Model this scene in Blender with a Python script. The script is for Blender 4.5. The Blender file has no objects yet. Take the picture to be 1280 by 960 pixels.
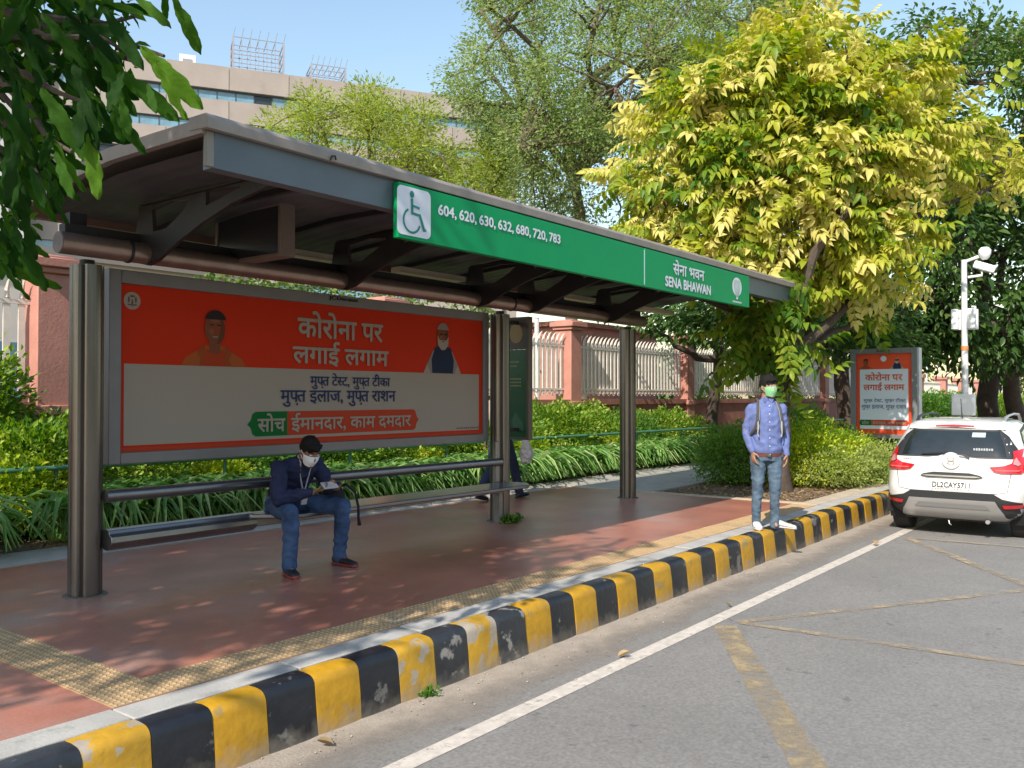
import bpy, bmesh, math, random
import numpy as np
from mathutils import Vector, Matrix, noise as mnoise
from mathutils.bvhtree import BVHTree
random.seed(7); RNG = np.random.default_rng(7)
sc = bpy.context.scene
COL = sc.collection
PI = math.pi
R_ = math.radians

# ------------------------------------------------------------------ camera
F_PX = 1100.0                      # focal length in pixels of the 1280 px wide photograph
YAW = math.atan2(1490 - 640, F_PX)  # camera looks this far left of the kerb direction (+X)
PITCH = math.atan2(16, F_PX)
CAM = Vector((0, 0, 1.4))
Fw = Vector((math.cos(YAW) * math.cos(PITCH), math.sin(YAW) * math.cos(PITCH), math.sin(PITCH)))
Rt = Vector((math.sin(YAW), -math.cos(YAW), 0))
Up = Rt.cross(Fw)
cd = bpy.data.cameras.new('camera'); cam = bpy.data.objects.new('camera', cd); COL.objects.link(cam)
cd.sensor_width = 36; cd.lens = 36 * F_PX / 1280; cd.clip_start = 0.05; cd.clip_end = 3000
cam.location = CAM
cam.rotation_euler = Matrix((Rt, Up, -Fw)).transposed().to_euler()
sc.camera = cam

def ray(px, py): return Fw + Rt * ((px - 640) / F_PX) + Up * ((480 - py) / F_PX)
def atd(px, py, d): return CAM + ray(px, py) * d           # a pixel at a forward distance
def atY(px, py, Y): r = ray(px, py); return CAM + r * (Y / r.y)
def atX(px, py, X): r = ray(px, py); return CAM + r * (X / r.x)
def atz(px, py, z=0.0): r = ray(px, py); return CAM + r * ((z - CAM.z) / r.z)

# ------------------------------------------------------------------ light
SUN_EL, SUN_AZ = R_(40), R_(11)     # azimuth off the -X axis towards -Y
to_sun = Vector((-math.cos(SUN_AZ) * math.cos(SUN_EL), -math.sin(SUN_AZ) * math.cos(SUN_EL), math.sin(SUN_EL)))
w = bpy.data.worlds.new('World'); sc.world = w; w.use_nodes = True
nt = w.node_tree; bg = nt.nodes['Background']
sky = nt.nodes.new('ShaderNodeTexSky'); sky.sky_type = 'NISHITA'; sky.sun_disc = False
sky.sun_elevation = SUN_EL; sky.sun_rotation = math.atan2(to_sun.x, to_sun.y) % (2 * PI)
sky.air_density = 1.6; sky.dust_density = 1.0; sky.ozone_density = 1.8
nt.links.new(sky.outputs[0], bg.inputs[0]); bg.inputs[1].default_value = 0.15
sl = bpy.data.lights.new('sun', 'SUN'); so = bpy.data.objects.new('sun', sl); COL.objects.link(so)
sl.energy = 4.3; sl.angle = R_(0.55); sl.color = (1.0, 0.92, 0.81)
so.rotation_euler = (-to_sun).to_track_quat('-Z', 'Y').to_euler(); so.location = (-8, -2, 12)
sc.view_settings.view_transform = 'Standard'; sc.view_settings.look = 'None'
sc.view_settings.exposure = 0.55; sc.view_settings.gamma = 1.0
sc.cycles.max_bounces = 8; sc.cycles.transparent_max_bounces = 8

# ------------------------------------------------------------------ materials
MATS = {}
def srgb(r, g, b):
    f = lambda c: (c / 255 / 12.92) if c / 255 <= .04045 else ((c / 255 + .055) / 1.055) ** 2.4
    return (f(r), f(g), f(b))
def mat(name, col, rough=.6, metal=0, var=0.0, vscale=6, bump=0.0, bscale=40, spec=.5, coat=0, col2=None, patch=None, pscale=3, pcol=None, pw=.03, stretch=(1, 1, 1), emis=0, speck=0, sscale=120, foot=None):
    if name in MATS: return MATS[name]
    m = bpy.data.materials.new(name); m.use_nodes = True; MATS[name] = m
    n = m.node_tree.nodes; L = m.node_tree.links; b = n['Principled BSDF']
    b.inputs['Base Color'].default_value = (*col, 1); b.inputs['Roughness'].default_value = rough
    b.inputs['Metallic'].default_value = metal; b.inputs['Specular IOR Level'].default_value = spec
    if coat: b.inputs['Coat Weight'].default_value = coat; b.inputs['Coat Roughness'].default_value = .05
    tc = n.new('ShaderNodeTexCoord'); mp = n.new('ShaderNodeMapping'); mp.inputs['Scale'].default_value = stretch
    L.new(tc.outputs['Object'], mp.inputs[0]); src = mp.outputs[0]
    cur = None
    if var or col2:
        nz = n.new('ShaderNodeTexNoise'); nz.inputs['Scale'].default_value = vscale; nz.inputs['Detail'].default_value = 6; nz.inputs['Roughness'].default_value = .65
        L.new(src, nz.inputs[0])
        cr = n.new('ShaderNodeValToRGB'); L.new(nz.outputs[0], cr.inputs[0])
        c2 = col2 if col2 else tuple(c * (1 + var) for c in col)
        c1 = tuple(c * (1 - var) for c in col)
        cr.color_ramp.elements[0].position = .32; cr.color_ramp.elements[0].color = (*c1, 1)
        cr.color_ramp.elements[1].position = .68; cr.color_ramp.elements[1].color = (*c2, 1)
        cur = cr.outputs[0]
    if patch is not None:
        nz = n.new('ShaderNodeTexNoise'); nz.inputs['Scale'].default_value = pscale; nz.inputs['Detail'].default_value = 8; nz.inputs['Roughness'].default_value = .6
        ga = n.new('ShaderNodeNewGeometry'); oi = n.new('ShaderNodeObjectInfo')
        ad = n.new('ShaderNodeVectorMath'); ad.operation = 'ADD'
        sc3 = n.new('ShaderNodeMath'); sc3.operation = 'MULTIPLY'; sc3.inputs[1].default_value = 20.0
        L.new(oi.outputs['Random'], sc3.inputs[0]); L.new(src, ad.inputs[0]); L.new(sc3.outputs[0], ad.inputs[1]); L.new(ad.outputs[0], nz.inputs[0])
        cr = n.new('ShaderNodeValToRGB'); L.new(nz.outputs[0], cr.inputs[0])
        cr.color_ramp.elements[0].position = patch; cr.color_ramp.elements[1].position = patch + pw
        mx = n.new('ShaderNodeMixRGB'); L.new(cr.outputs[0], mx.inputs[0])
        if cur: L.new(cur, mx.inputs[1])
        else: mx.inputs[1].default_value = (*col, 1)
        mx.inputs[2].default_value = (*pcol, 1); cur = mx.outputs[0]
    if speck:
        nz = n.new('ShaderNodeTexNoise'); nz.inputs['Scale'].default_value = sscale; nz.inputs['Detail'].default_value = 3; L.new(src, nz.inputs[0])
        mr = n.new('ShaderNodeMapRange'); mr.inputs[1].default_value = .3; mr.inputs[2].default_value = .7; mr.inputs[3].default_value = 1 - speck; mr.inputs[4].default_value = 1 + speck; L.new(nz.outputs[0], mr.inputs[0])
        mx = n.new('ShaderNodeMixRGB'); mx.blend_type = 'MULTIPLY'; mx.inputs[0].default_value = 1
        if cur: L.new(cur, mx.inputs[1])
        else: mx.inputs[1].default_value = (*col, 1)
        L.new(mr.outputs[0], mx.inputs[2]); cur = mx.outputs[0]
    if foot:      # splashed road dust, ragged, up the foot of the kerb: (height, depth, colour)
        sx = n.new('ShaderNodeSeparateXYZ'); L.new(tc.outputs['Object'], sx.inputs[0])
        nz = n.new('ShaderNodeTexNoise'); nz.inputs['Scale'].default_value = 14; nz.inputs['Detail'].default_value = 6
        g2 = n.new('ShaderNodeNewGeometry'); L.new(g2.outputs['Position'], nz.inputs[0])
        ma = n.new('ShaderNodeMath'); ma.operation = 'MULTIPLY_ADD'; ma.inputs[1].default_value = .22; L.new(nz.outputs[0], ma.inputs[0]); L.new(sx.outputs['Z'], ma.inputs[2])
        mr = n.new('ShaderNodeMapRange'); mr.inputs[1].default_value = foot[0] + foot[1]; mr.inputs[2].default_value = foot[0]; mr.inputs[3].default_value = 0; mr.inputs[4].default_value = .8; L.new(ma.outputs[0], mr.inputs[0])
        mx = n.new('ShaderNodeMixRGB'); L.new(mr.outputs[0], mx.inputs[0])
        if cur: L.new(cur, mx.inputs[1])
        else: mx.inputs[1].default_value = (*col, 1)
        mx.inputs[2].default_value = (*foot[2], 1); cur = mx.outputs[0]
    if cur: L.new(cur, b.inputs['Base Color'])
    if bump:
        nb = n.new('ShaderNodeTexNoise'); nb.inputs['Scale'].default_value = bscale; nb.inputs['Detail'].default_value = 5
        L.new(src, nb.inputs[0]); bp = n.new('ShaderNodeBump'); bp.inputs['Strength'].default_value = bump; bp.inputs['Distance'].default_value = .01
        L.new(nb.outputs[0], bp.inputs['Height']); L.new(bp.outputs[0], b.inputs['Normal'])
    if emis: b.inputs['Emission Color'].default_value = (*col, 1); b.inputs['Emission Strength'].default_value = emis
    return m

def leafmat(name, stops, trans=.35, rough=.45, veins=0, spec=.25):
    if name in MATS: return MATS[name]
    m = bpy.data.materials.new(name); m.use_nodes = True; MATS[name] = m
    n = m.node_tree.nodes; L = m.node_tree.links; b = n['Principled BSDF']; out = n['Material Output']
    at = n.new('ShaderNodeAttribute'); at.attribute_name = 'tint'
    gi = n.new('ShaderNodeNewGeometry')
    ma = n.new('ShaderNodeMath'); ma.operation = 'MULTIPLY_ADD'; ma.inputs[1].default_value = .22; L.new(gi.outputs['Random Per Island'], ma.inputs[0])
    L.new(at.outputs['Fac'], ma.inputs[2])
    oi = n.new('ShaderNodeObjectInfo'); mb_ = n.new('ShaderNodeMath'); mb_.operation = 'MULTIPLY_ADD'; mb_.inputs[1].default_value = .18
    L.new(oi.outputs['Random'], mb_.inputs[0]); L.new(ma.outputs[0], mb_.inputs[2])
    cr = n.new('ShaderNodeValToRGB'); L.new(mb_.outputs[0], cr.inputs[0])
    e = cr.color_ramp.elements
    while len(e) < len(stops): e.new(.5)
    for i, (p, c) in enumerate(stops): e[i].position = p; e[i].color = (*c, 1)
    L.new(cr.outputs[0], b.inputs['Base Color']); b.inputs['Roughness'].default_value = rough
    b.inputs['Specular IOR Level'].default_value = spec
    tr = n.new('ShaderNodeBsdfTranslucent')
    if veins:
        tc = n.new('ShaderNodeTexCoord'); sx = n.new('ShaderNodeSeparateXYZ'); L.new(tc.outputs['Object'], sx.inputs[0])
        ab = n.new('ShaderNodeMath'); ab.operation = 'ABSOLUTE'; L.new(sx.outputs['Y'], ab.inputs[0])
        sb_ = n.new('ShaderNodeMath'); sb_.operation = 'MULTIPLY_ADD'; sb_.inputs[1].default_value = -.9; L.new(ab.outputs[0], sb_.inputs[0]); L.new(sx.outputs['X'], sb_.inputs[2])
        sn = n.new('ShaderNodeMath'); sn.operation = 'MULTIPLY'; sn.inputs[1].default_value = 75; L.new(sb_.outputs[0], sn.inputs[0])
        s2 = n.new('ShaderNodeMath'); s2.operation = 'SINE'; L.new(sn.outputs[0], s2.inputs[0])
        bp = n.new('ShaderNodeBump'); bp.inputs['Strength'].default_value = veins; bp.inputs['Distance'].default_value = .004; L.new(s2.outputs[0], bp.inputs['Height']); L.new(bp.outputs[0], b.inputs['Normal'])
    hs = n.new('ShaderNodeHueSaturation'); hs.inputs['Saturation'].default_value = 1.15; hs.inputs['Value'].default_value = 1.5; L.new(cr.outputs[0], hs.inputs['Color'])
    L.new(hs.outputs[0], tr.inputs[0])
    mx = n.new('ShaderNodeMixShader'); mx.inputs[0].default_value = trans
    L.new(b.outputs[0], mx.inputs[1]); L.new(tr.outputs[0], mx.inputs[2]); L.new(mx.outputs[0], out.inputs[0])
    return m

def paintmat(name, col, wear, scale=5, soft=.12):
    """road paint with worn gaps (see-through where the paint has gone)"""
    m = mat(name, col, .75, var=.18, vscale=14)
    n = m.node_tree.nodes; L = m.node_tree.links; out = n['Material Output']; b = n['Principled BSDF']
    tc = n.new('ShaderNodeTexCoord'); nz = n.new('ShaderNodeTexNoise'); nz.inputs['Scale'].default_value = scale; nz.inputs['Detail'].default_value = 10; nz.inputs['Roughness'].default_value = .72
    L.new(tc.outputs['Object'], nz.inputs[0]); cr = n.new('ShaderNodeValToRGB'); L.new(nz.outputs[0], cr.inputs[0])
    cr.color_ramp.elements[0].position = wear; cr.color_ramp.elements[1].position = wear + soft
    tb = n.new('ShaderNodeBsdfTransparent'); mx = n.new('ShaderNodeMixShader')
    L.new(cr.outputs[0], mx.inputs[0]); L.new(tb.outputs[0], mx.inputs[1]); L.new(b.outputs[0], mx.inputs[2]); L.new(mx.outputs[0], out.inputs[0])
    return m

# ------------------------------------------------------------------ mesh helpers
def link(o, parent=None):
    COL.objects.link(o)
    if parent: o.parent = parent
    return o
def thing(name, label, cat, loc=(0, 0, 0), rz=0, group=None, scale=1):
    o = bpy.data.objects.new(name, None); link(o); o.location = loc; o.rotation_euler = (0, 0, rz); o.scale = (scale,) * 3
    o['label'] = label; o['category'] = cat; o.empty_display_size = .2
    if group: o['group'] = group
    return o
def tag(o, label, cat, group=None):
    o['label'] = label; o['category'] = cat
    if group: o['group'] = group
    return o
def origin_of(p):
    v = Vector((0, 0, 0))
    while p: v += Vector(p.location); p = p.parent
    return v
def box_obj(me, name, m, parent, smooth, bevel, world):
    pass

class MB:
    def __init__(s): s.v = []; s.f = []
    def add(s, vs, fs):
        k = len(s.v); s.v += [tuple(v) for v in vs]; s.f += [tuple(i + k for i in f) for f in fs]; return s
    def box(s, x0, x1, y0, y1, z0, z1):
        return s.add([(x0, y0, z0), (x1, y0, z0), (x1, y1, z0), (x0, y1, z0), (x0, y0, z1), (x1, y0, z1), (x1, y1, z1), (x0, y1, z1)],
                     [(0, 3, 2, 1), (4, 5, 6, 7), (0, 1, 5, 4), (1, 2, 6, 5), (2, 3, 7, 6), (3, 0, 4, 7)])
    def cbox(s, c, sx, sy, sz, rot=None):
        vs = []
        for dz in (-.5, .5):
            for dx, dy in ((-.5, -.5), (.5, -.5), (.5, .5), (-.5, .5)):
                v = Vector((dx * sx, dy * sy, dz * sz))
                if rot: v = rot @ v
                vs.append(Vector(c) + v)
        return s.add(vs, [(0, 3, 2, 1), (4, 5, 6, 7), (0, 1, 5, 4), (1, 2, 6, 5), (2, 3, 7, 6), (3, 0, 4, 7)])
    def tube(s, pts, rad, n=12, cap=True):
        pts = [Vector(p) for p in pts]
        if not hasattr(rad, '__len__'): rad = [rad] * len(pts)
        k = len(s.v); pu = None
        for i, p in enumerate(pts):
            t = (pts[min(i + 1, len(pts) - 1)] - pts[max(i - 1, 0)]).normalized()
            if pu is None: pu = t.orthogonal().normalized()
            u = (pu - t * pu.dot(t)); u = u.normalized() if u.length > 1e-6 else t.orthogonal().normalized()
            pu = u; v = t.cross(u)
            for j in range(n):
                a = 2 * PI * j / n; s.v.append(tuple(p + (u * math.cos(a) + v * math.sin(a)) * rad[i]))
        for i in range(len(pts) - 1):
            for j in range(n):
                a = k + i * n + j; b = k + i * n + (j + 1) % n; s.f.append((a, b, b + n, a + n))
        if cap:
            s.f.append(tuple(k + j for j in range(n))[::-1]); e = k + (len(pts) - 1) * n; s.f.append(tuple(e + j for j in range(n)))
        return s
    def prism(s, poly, fn0, fn1):
        """polygon (list of 2-tuples) mapped to two faces by functions"""
        n = len(poly); k = len(s.v)
        s.v += [tuple(fn0(*p)) for p in poly] + [tuple(fn1(*p)) for p in poly]
        s.f.append(tuple(k + i for i in range(n))[::-1]); s.f.append(tuple(k + n + i for i in range(n)))
        for i in range(n): j = (i + 1) % n; s.f.append((k + i, k + j, k + n + j, k + n + i))
        return s
    def sheet(s, grid):
        """grid: rows of points"""
        k = len(s.v); nr = len(grid); nc = len(grid[0])
        for r in grid: s.v += [tuple(p) for p in r]
        for i in range(nr - 1):
            for j in range(nc - 1): a = k + i * nc + j; s.f.append((a, a + 1, a + nc + 1, a + nc))
        return s
    def rings(s, rings, cap=True):
        k = len(s.v); n = len(rings[0])
        for r in rings: s.v += [tuple(p) for p in r]
        for i in range(len(rings) - 1):
            for j in range(n): a = k + i * n + j; b = k + i * n + (j + 1) % n; s.f.append((a, b, b + n, a + n))
        if cap: s.f.append(tuple(k + j for j in range(n))[::-1]); e = k + (len(rings) - 1) * n; s.f.append(tuple(e + j for j in range(n)))
        return s
    def mesh(s, name, off=(0, 0, 0), smooth=False):
        me = bpy.data.meshes.new(name)
        o = Vector(off); me.from_pydata([(v[0] - o.x, v[1] - o.y, v[2] - o.z) for v in s.v], [], s.f); me.update()
        bm = bmesh.new(); bm.from_mesh(me); bmesh.ops.recalc_face_normals(bm, faces=bm.faces); bm.to_mesh(me); bm.free()
        if smooth:
            me.polygons.foreach_set('use_smooth', [True] * len(me.polygons))
            try: me.set_sharp_from_angle(angle=R_(40))
            except Exception: pass
        return me
    def build(s, name, m, parent=None, smooth=False, bevel=0, local=False, seg=2):
        off = (0, 0, 0) if (local or parent is None) else origin_of(parent)
        me = s.mesh(name, off, smooth or bevel > 0); me.materials.append(m)
        o = bpy.data.objects.new(name, me); link(o, parent)
        if bevel:
            b = o.modifiers.new('bevel', 'BEVEL'); b.width = bevel; b.segments = seg; b.limit_method = 'ANGLE'; b.angle_limit = R_(40)
        return o

def struct(o): o['kind'] = 'structure'; return o
def stuff(o): o['kind'] = 'stuff'; return o
def dup(src, parent, loc=None, rot=None, scl=None):
    o = src.copy(); link(o, parent)
    if loc is not None: o.location = loc
    if rot is not None: o.rotation_euler = rot
    if scl is not None: o.scale = (scl,) * 3 if not hasattr(scl, '__len__') else scl
    return o
def copy_tree(src, parent=None):
    c = src.copy(); link(c, parent)
    for ch in src.children: copy_tree(ch, c)
    return c

def cloud(name, tv, tf, pos, rot, scl, tint, m, parent=None):
    """many copies of a small leaf template joined into one mesh"""
    tv = np.array(tv, float); N = len(pos); nv = len(tv)
    off = np.array(origin_of(parent)) if parent else np.zeros(3)
    V = np.einsum('nij,vj->nvi', rot, tv) * np.asarray(scl)[:, None, None] + (np.asarray(pos) - off)[:, None, :]
    V = V.reshape(-1, 3)
    me = bpy.data.meshes.new(name)
    sizes = np.array([len(f) for f in tf]); flat = np.concatenate([np.array(f) for f in tf])
    loops = (flat[None, :] + (np.arange(N) * nv)[:, None]).reshape(-1)
    tot = np.tile(sizes, N); starts = np.concatenate([[0], np.cumsum(tot)[:-1]])
    me.vertices.add(len(V)); me.vertices.foreach_set('co', V.astype(np.float32).ravel())
    me.loops.add(len(loops)); me.loops.foreach_set('vertex_index', loops.astype(np.int32))
    me.polygons.add(len(tot)); me.polygons.foreach_set('loop_start', starts.astype(np.int32))
    try: me.polygons.foreach_set('loop_total', tot.astype(np.int32))
    except Exception: pass
    me.update(calc_edges=True)
    a = me.attributes.new('tint', 'FLOAT', 'POINT'); a.data.foreach_set('value', np.repeat(np.asarray(tint, np.float32), nv))
    me.polygons.foreach_set('use_smooth', np.ones(len(tot), bool))
    me.materials.append(m)
    o = bpy.data.objects.new(name, me); link(o, parent); return o

def rots(dirs, up_jit=1.0, rng=RNG):
    """rotation matrices whose local +X follows dirs, random roll"""
    d = dirs / np.linalg.norm(dirs, axis=1, keepdims=True)
    r = rng.normal(size=d.shape) * up_jit + np.array([0, 0, 1.0])
    y = np.cross(r, d); y /= np.linalg.norm(y, axis=1, keepdims=True) + 1e-9
    z = np.cross(d, y)
    return np.stack([d, y, z], axis=2)

def leaf_tpl(l=1, wd=.4, fold=.12, n=4, droop=.15):
    """simple pointed leaf along +X, folded at its midrib"""
    v = []; f = []
    for i in range(n + 1):
        t = i / n; ww = wd * .5 * math.sin(PI * min(1, t * .92 + .06)) ** .8 if 0 < i < n else 0.002
        z = -droop * t * t
        v += [(t * l, -ww, z + fold * ww * 2), (t * l, 0, z), (t * l, ww, z + fold * ww * 2)]
    for i in range(n):
        a = i * 3; f += [(a, a + 1, a + 4, a + 3), (a + 1, a + 2, a + 5, a + 4)]
    return v, f
def quad_tpl(wd=.5):
    return [(0, 0, 0), (.45, -wd / 2, .06), (1, 0, -.05), (.45, wd / 2, .06)], [(0, 1, 2, 3)]

# text -------------------------------------------------------------
def text_mesh(s, bold=0.0):
    c = bpy.data.curves.new('lettering', 'FONT'); c.body = s; c.resolution_u = 3
    o = bpy.data.objects.new('lettering', c); COL.objects.link(o)
    dg = bpy.context.evaluated_depsgraph_get(); dg.update()
    me = bpy.data.meshes.new_from_object(o.evaluated_get(dg)); bpy.data.objects.remove(o); bpy.data.curves.remove(c)
    return me
def text_pieces(s, bold=0.0):
    """vertices, faces of a line; a piece written {X} is a half consonant: its stem is cut off"""
    V = []; Fc = []; x = 0; i = 0; parts = []
    cur = ''
    while i < len(s):
        if s[i] == '{':
            if cur: parts.append((cur, 1)); cur = ''
            j = s.index('}', i); parts.append((s[i + 1:j], .66)); i = j + 1
        else: cur += s[i]; i += 1
    if cur: parts.append((cur, 1))
    for (t, cut) in parts:
        me = text_mesh(t, bold)
        co = [v.co.copy() for v in me.vertices]
        if not co: continue
        lead = len(t) - len(t.lstrip()); trail = len(t) - len(t.rstrip())
        x0 = min(v.x for v in co); x1 = max(v.x for v in co); wd = x1 - x0
        if cut < 1:
            bm = bmesh.new(); bm.from_mesh(me)
            bmesh.ops.bisect_plane(bm, geom=list(bm.verts) + list(bm.edges) + list(bm.faces), plane_co=(x0 + wd * cut, 0, 0), plane_no=(1, 0, 0), clear_outer=True)
            bm.to_mesh(me); bm.free(); co = [v.co.copy() for v in me.vertices]; wd *= cut
        k = len(V); x += lead * .3
        V += [(v.x - x0 + x, v.y, 0) for v in co]; Fc += [tuple(a + k for a in p.vertices) for p in me.polygons]
        x += wd - (.03 if len(parts) > 1 else 0) + trail * .3
        bpy.data.meshes.remove(me)
    if bold:
        V0 = list(V); F0 = list(Fc)
        for q, (dx, dy) in enumerate(((bold, 0), (-bold, 0), (0, bold), (0, -bold), (bold * .7, bold * .7), (-bold * .7, bold * .7), (bold * .7, -bold * .7), (-bold * .7, -bold * .7))):
            k = len(V); V += [(v[0] + dx, v[1] + dy, q + 1) for v in V0]; Fc += [tuple(a + k for a in f) for f in F0]
    return V, Fc
def put_text(s, m, parent, o, ux, uy, width=None, height=None, bold=.0, name='lettering'):
    """lower left of the ink box at o, along ux / uy (world); box width x height"""
    V, Fc = text_pieces(s, bold)
    x0 = min(v[0] for v in V); x1 = max(v[0] for v in V); y0 = min(v[1] for v in V); y1 = max(v[1] for v in V)
    sx = width / (x1 - x0) if width else height / (y1 - y0); sy = height / (y1 - y0) if height else sx
    o = Vector(o); ux = Vector(ux); uy = Vector(uy); off = origin_of(parent) if parent else Vector()
    me = bpy.data.meshes.new(name)
    nz = ux.cross(uy).normalized() * .0003
    me.from_pydata([tuple(o + ux * ((v[0] - x0) * sx) + uy * ((v[1] - y0) * sy) + nz * v[2] - off) for v in V], [], Fc); me.update()
    me.materials.append(m); ob = bpy.data.objects.new(name, me); link(ob, parent); return ob
def flat(poly, m, parent, fn, name):
    off = origin_of(parent) if parent else Vector()
    me = bpy.data.meshes.new(name); me.from_pydata([tuple(Vector(fn(*p)) - off) for p in poly], [], [tuple(range(len(poly)))]); me.update()
    me.materials.append(m); ob = bpy.data.objects.new(name, me); link(ob, parent); return ob
def ell(cx, cy, rx, ry, n=24, a0=0, a1=2 * PI):
    full = abs(a1 - a0 - 2 * PI) < 1e-6
    k = n if full else n + 1
    return [(cx + rx * math.cos(a0 + (a1 - a0) * i / n), cy + ry * math.sin(a0 + (a1 - a0) * i / n)) for i in range(k)]
def rrect(x0, x1, y0, y1, r, n=5):
    p = []
    for cx, cy, a in ((x1 - r, y1 - r, 0), (x0 + r, y1 - r, PI / 2), (x0 + r, y0 + r, PI), (x1 - r, y0 + r, 1.5 * PI)):
        p += [(cx + r * math.cos(a + PI / 2 * i / n), cy + r * math.sin(a + PI / 2 * i / n)) for i in range(n + 1)]
    return p
#@@SETTING@@
# ================================================================== SETTING
ROAD_Z = -0.3
M_road = mat('asphalt', (.200, .190, .178), .84, speck=.20, sscale=55, var=.11, vscale=.7, bump=.35, bscale=190, patch=.64, pcol=(.13, .125, .12), pscale=8, pw=.05)
M_red = mat('red_paving', (.36, .142, .098), .36, var=.22, vscale=1.1, bump=.08, bscale=18, patch=.50, pcol=(.34, .235, .20), pscale=1.3, pw=.28, spec=.45, speck=.10, sscale=60)
M_cement = mat('cement', (.36, .34, .31), .8, var=.16, vscale=3, bump=.4, bscale=60)
M_coping = mat('coping_concrete', (.40, .385, .36), .75, var=.14, vscale=4, bump=.25, bscale=70, patch=.58, pcol=(.24, .23, .21), pscale=3, pw=.1)
M_soil = mat('soil', (.17, .115, .075), .95, var=.3, vscale=3, bump=1.0, bscale=30)
M_tact = mat('tactile_yellow', (.42, .285, .15), .75, var=.15, vscale=5, patch=.58, pcol=(.27, .22, .15), pscale=3, pw=.12, bump=.2, bscale=90)
M_ky = mat('kerb_yellow_paint', (.46, .245, .010), .5, var=.22, vscale=6, bump=.35, bscale=22, patch=.61, pcol=(.30, .21, .08), pscale=5.0, pw=.05, foot=(-.20, .12, (.30, .24, .17)))
M_kyw = mat('kerb_yellow_paint_worn', (.50, .28, .02), .5, var=.16, vscale=5, bump=.5, bscale=16, patch=.56, pcol=(.36, .31, .25), pscale=6.0, pw=.03, foot=(-.20, .12, (.30, .24, .17)))
M_kb = mat('kerb_black_paint', (.012, .014, .02), .42, var=.35, vscale=6, bump=.35, bscale=22, patch=.60, pcol=(.14, .135, .13), pscale=6, pw=.04, foot=(-.22, .12, (.17, .15, .12)))
M_kbw = mat('kerb_black_paint_worn', (.025, .028, .034), .45, var=.3, vscale=6, bump=.5, bscale=16, patch=.57, pcol=(.24, .225, .21), pscale=7, pw=.05, foot=(-.22, .12, (.17, .15, .12)))

g = MB(); g.sheet([[(-600, -600, -.33), (900, -600, -.33)], [(-600, 900, -.33), (900, 900, -.33)]])
struct(g.build('ground', mat('dusty_ground', (.2, .16, .11), .95, var=.2, vscale=.4)))
g = MB(); g.sheet([[(-60, -14, ROAD_Z), (160, -14, ROAD_Z)], [(-60, 3.6, ROAD_Z), (160, 3.6, ROAD_Z)]])
road = struct(g.build('road', M_road))
# pavement body, surfaces as slabs with real thickness
pav = struct(MB().box(-12, 11.4, 3.84, 7.7, -.32, 0).build('pavement', M_red))
struct(MB().box(-12, 30, 7.7, 8.35, -.32, .006).build('cement_edging', M_cement, pav))
struct(MB().box(11.4, 11.56, 3.84, 7.7, -.32, .008).build('concrete_joint_strip', mat('pale_strip', (.50, .40, .28), .8, var=.15, vscale=5), pav))
# coping stones behind the kerb, 0.9 m each
cop0 = None
for i in range(30):
    x0 = -11.46 + i * .9
    if cop0 is None:
        cop0 = MB().box(0, .892, 3.655, 3.838, -.32, .004).build('coping_stone', M_coping, pav, bevel=.006, local=True); cop0.location.x = x0; struct(cop0)
    else: struct(dup(cop0, pav, (x0, 0, random.uniform(-.002, .002))))
# tactile tiles
def tact_mesh():
    b = MB(); s = .294; b.box(0, s, 0, s, -.03, .004)
    n = 8; c = s / n
    for i in range(n):
        for j in range(n):
            x = (i + .5) * c; y = (j + .5) * c; r0 = .0135; r1 = .008; z1 = .0080
            k = len(b.v)
            b.v += [(x - r0, y, .004), (x, y - r0, .004), (x + r0, y, .004), (x, y + r0, .004), (x - r1, y, z1), (x, y - r1, z1), (x + r1, y, z1), (x, y + r1, z1)]
            b.f += [(k, k + 1, k + 5, k + 4), (k + 1, k + 2, k + 6, k + 5), (k + 2, k + 3, k + 7, k + 6), (k + 3, k, k + 4, k + 7), (k + 4, k + 5, k + 6, k + 7)]
    return b
t0 = tact_mesh().build('tactile_tile', M_tact, pav, local=True); t0.location = (2.05, 3.845, 0); struct(t0)
spots = [(2.05 + .3 * i, 3.845) for i in range(1, 31)] + [(2.05, 3.845 + .3 * j) for j in range(1, 13)] + [(2.05 - .3 * i, 3.845) for i in range(1, 1)]
for (x, y) in spots: struct(dup(t0, pav, (x, y, random.uniform(-.0015, .0015))))
# ground behind: soil, path
struct(MB().box(11.56, 60, 4.1, 6.35, -.32, -.02).build('soil_bed', M_soil))
struct(MB().box(-12, 60, 8.35, 11.2, -.32, -.01).build('planting_bed', M_soil))
struct(MB().box(11.56, 60, 6.35, 7.7, -.32, .0).build('path', M_cement))
struct(MB().box(11.56, 60, 3.84, 4.1, -.32, .002).build('pavement_margin', mat('pale_concrete', (.46, .38, .29), .8, var=.15, vscale=4)))
struct(MB().box(30, 60, 7.7, 8.35, -.32, -.01).build('verge', M_soil))
struct(MB().box(-60, -12, 3.84, 11.2, -.32, -.002).build('pavement_beyond', M_cement))
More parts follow.
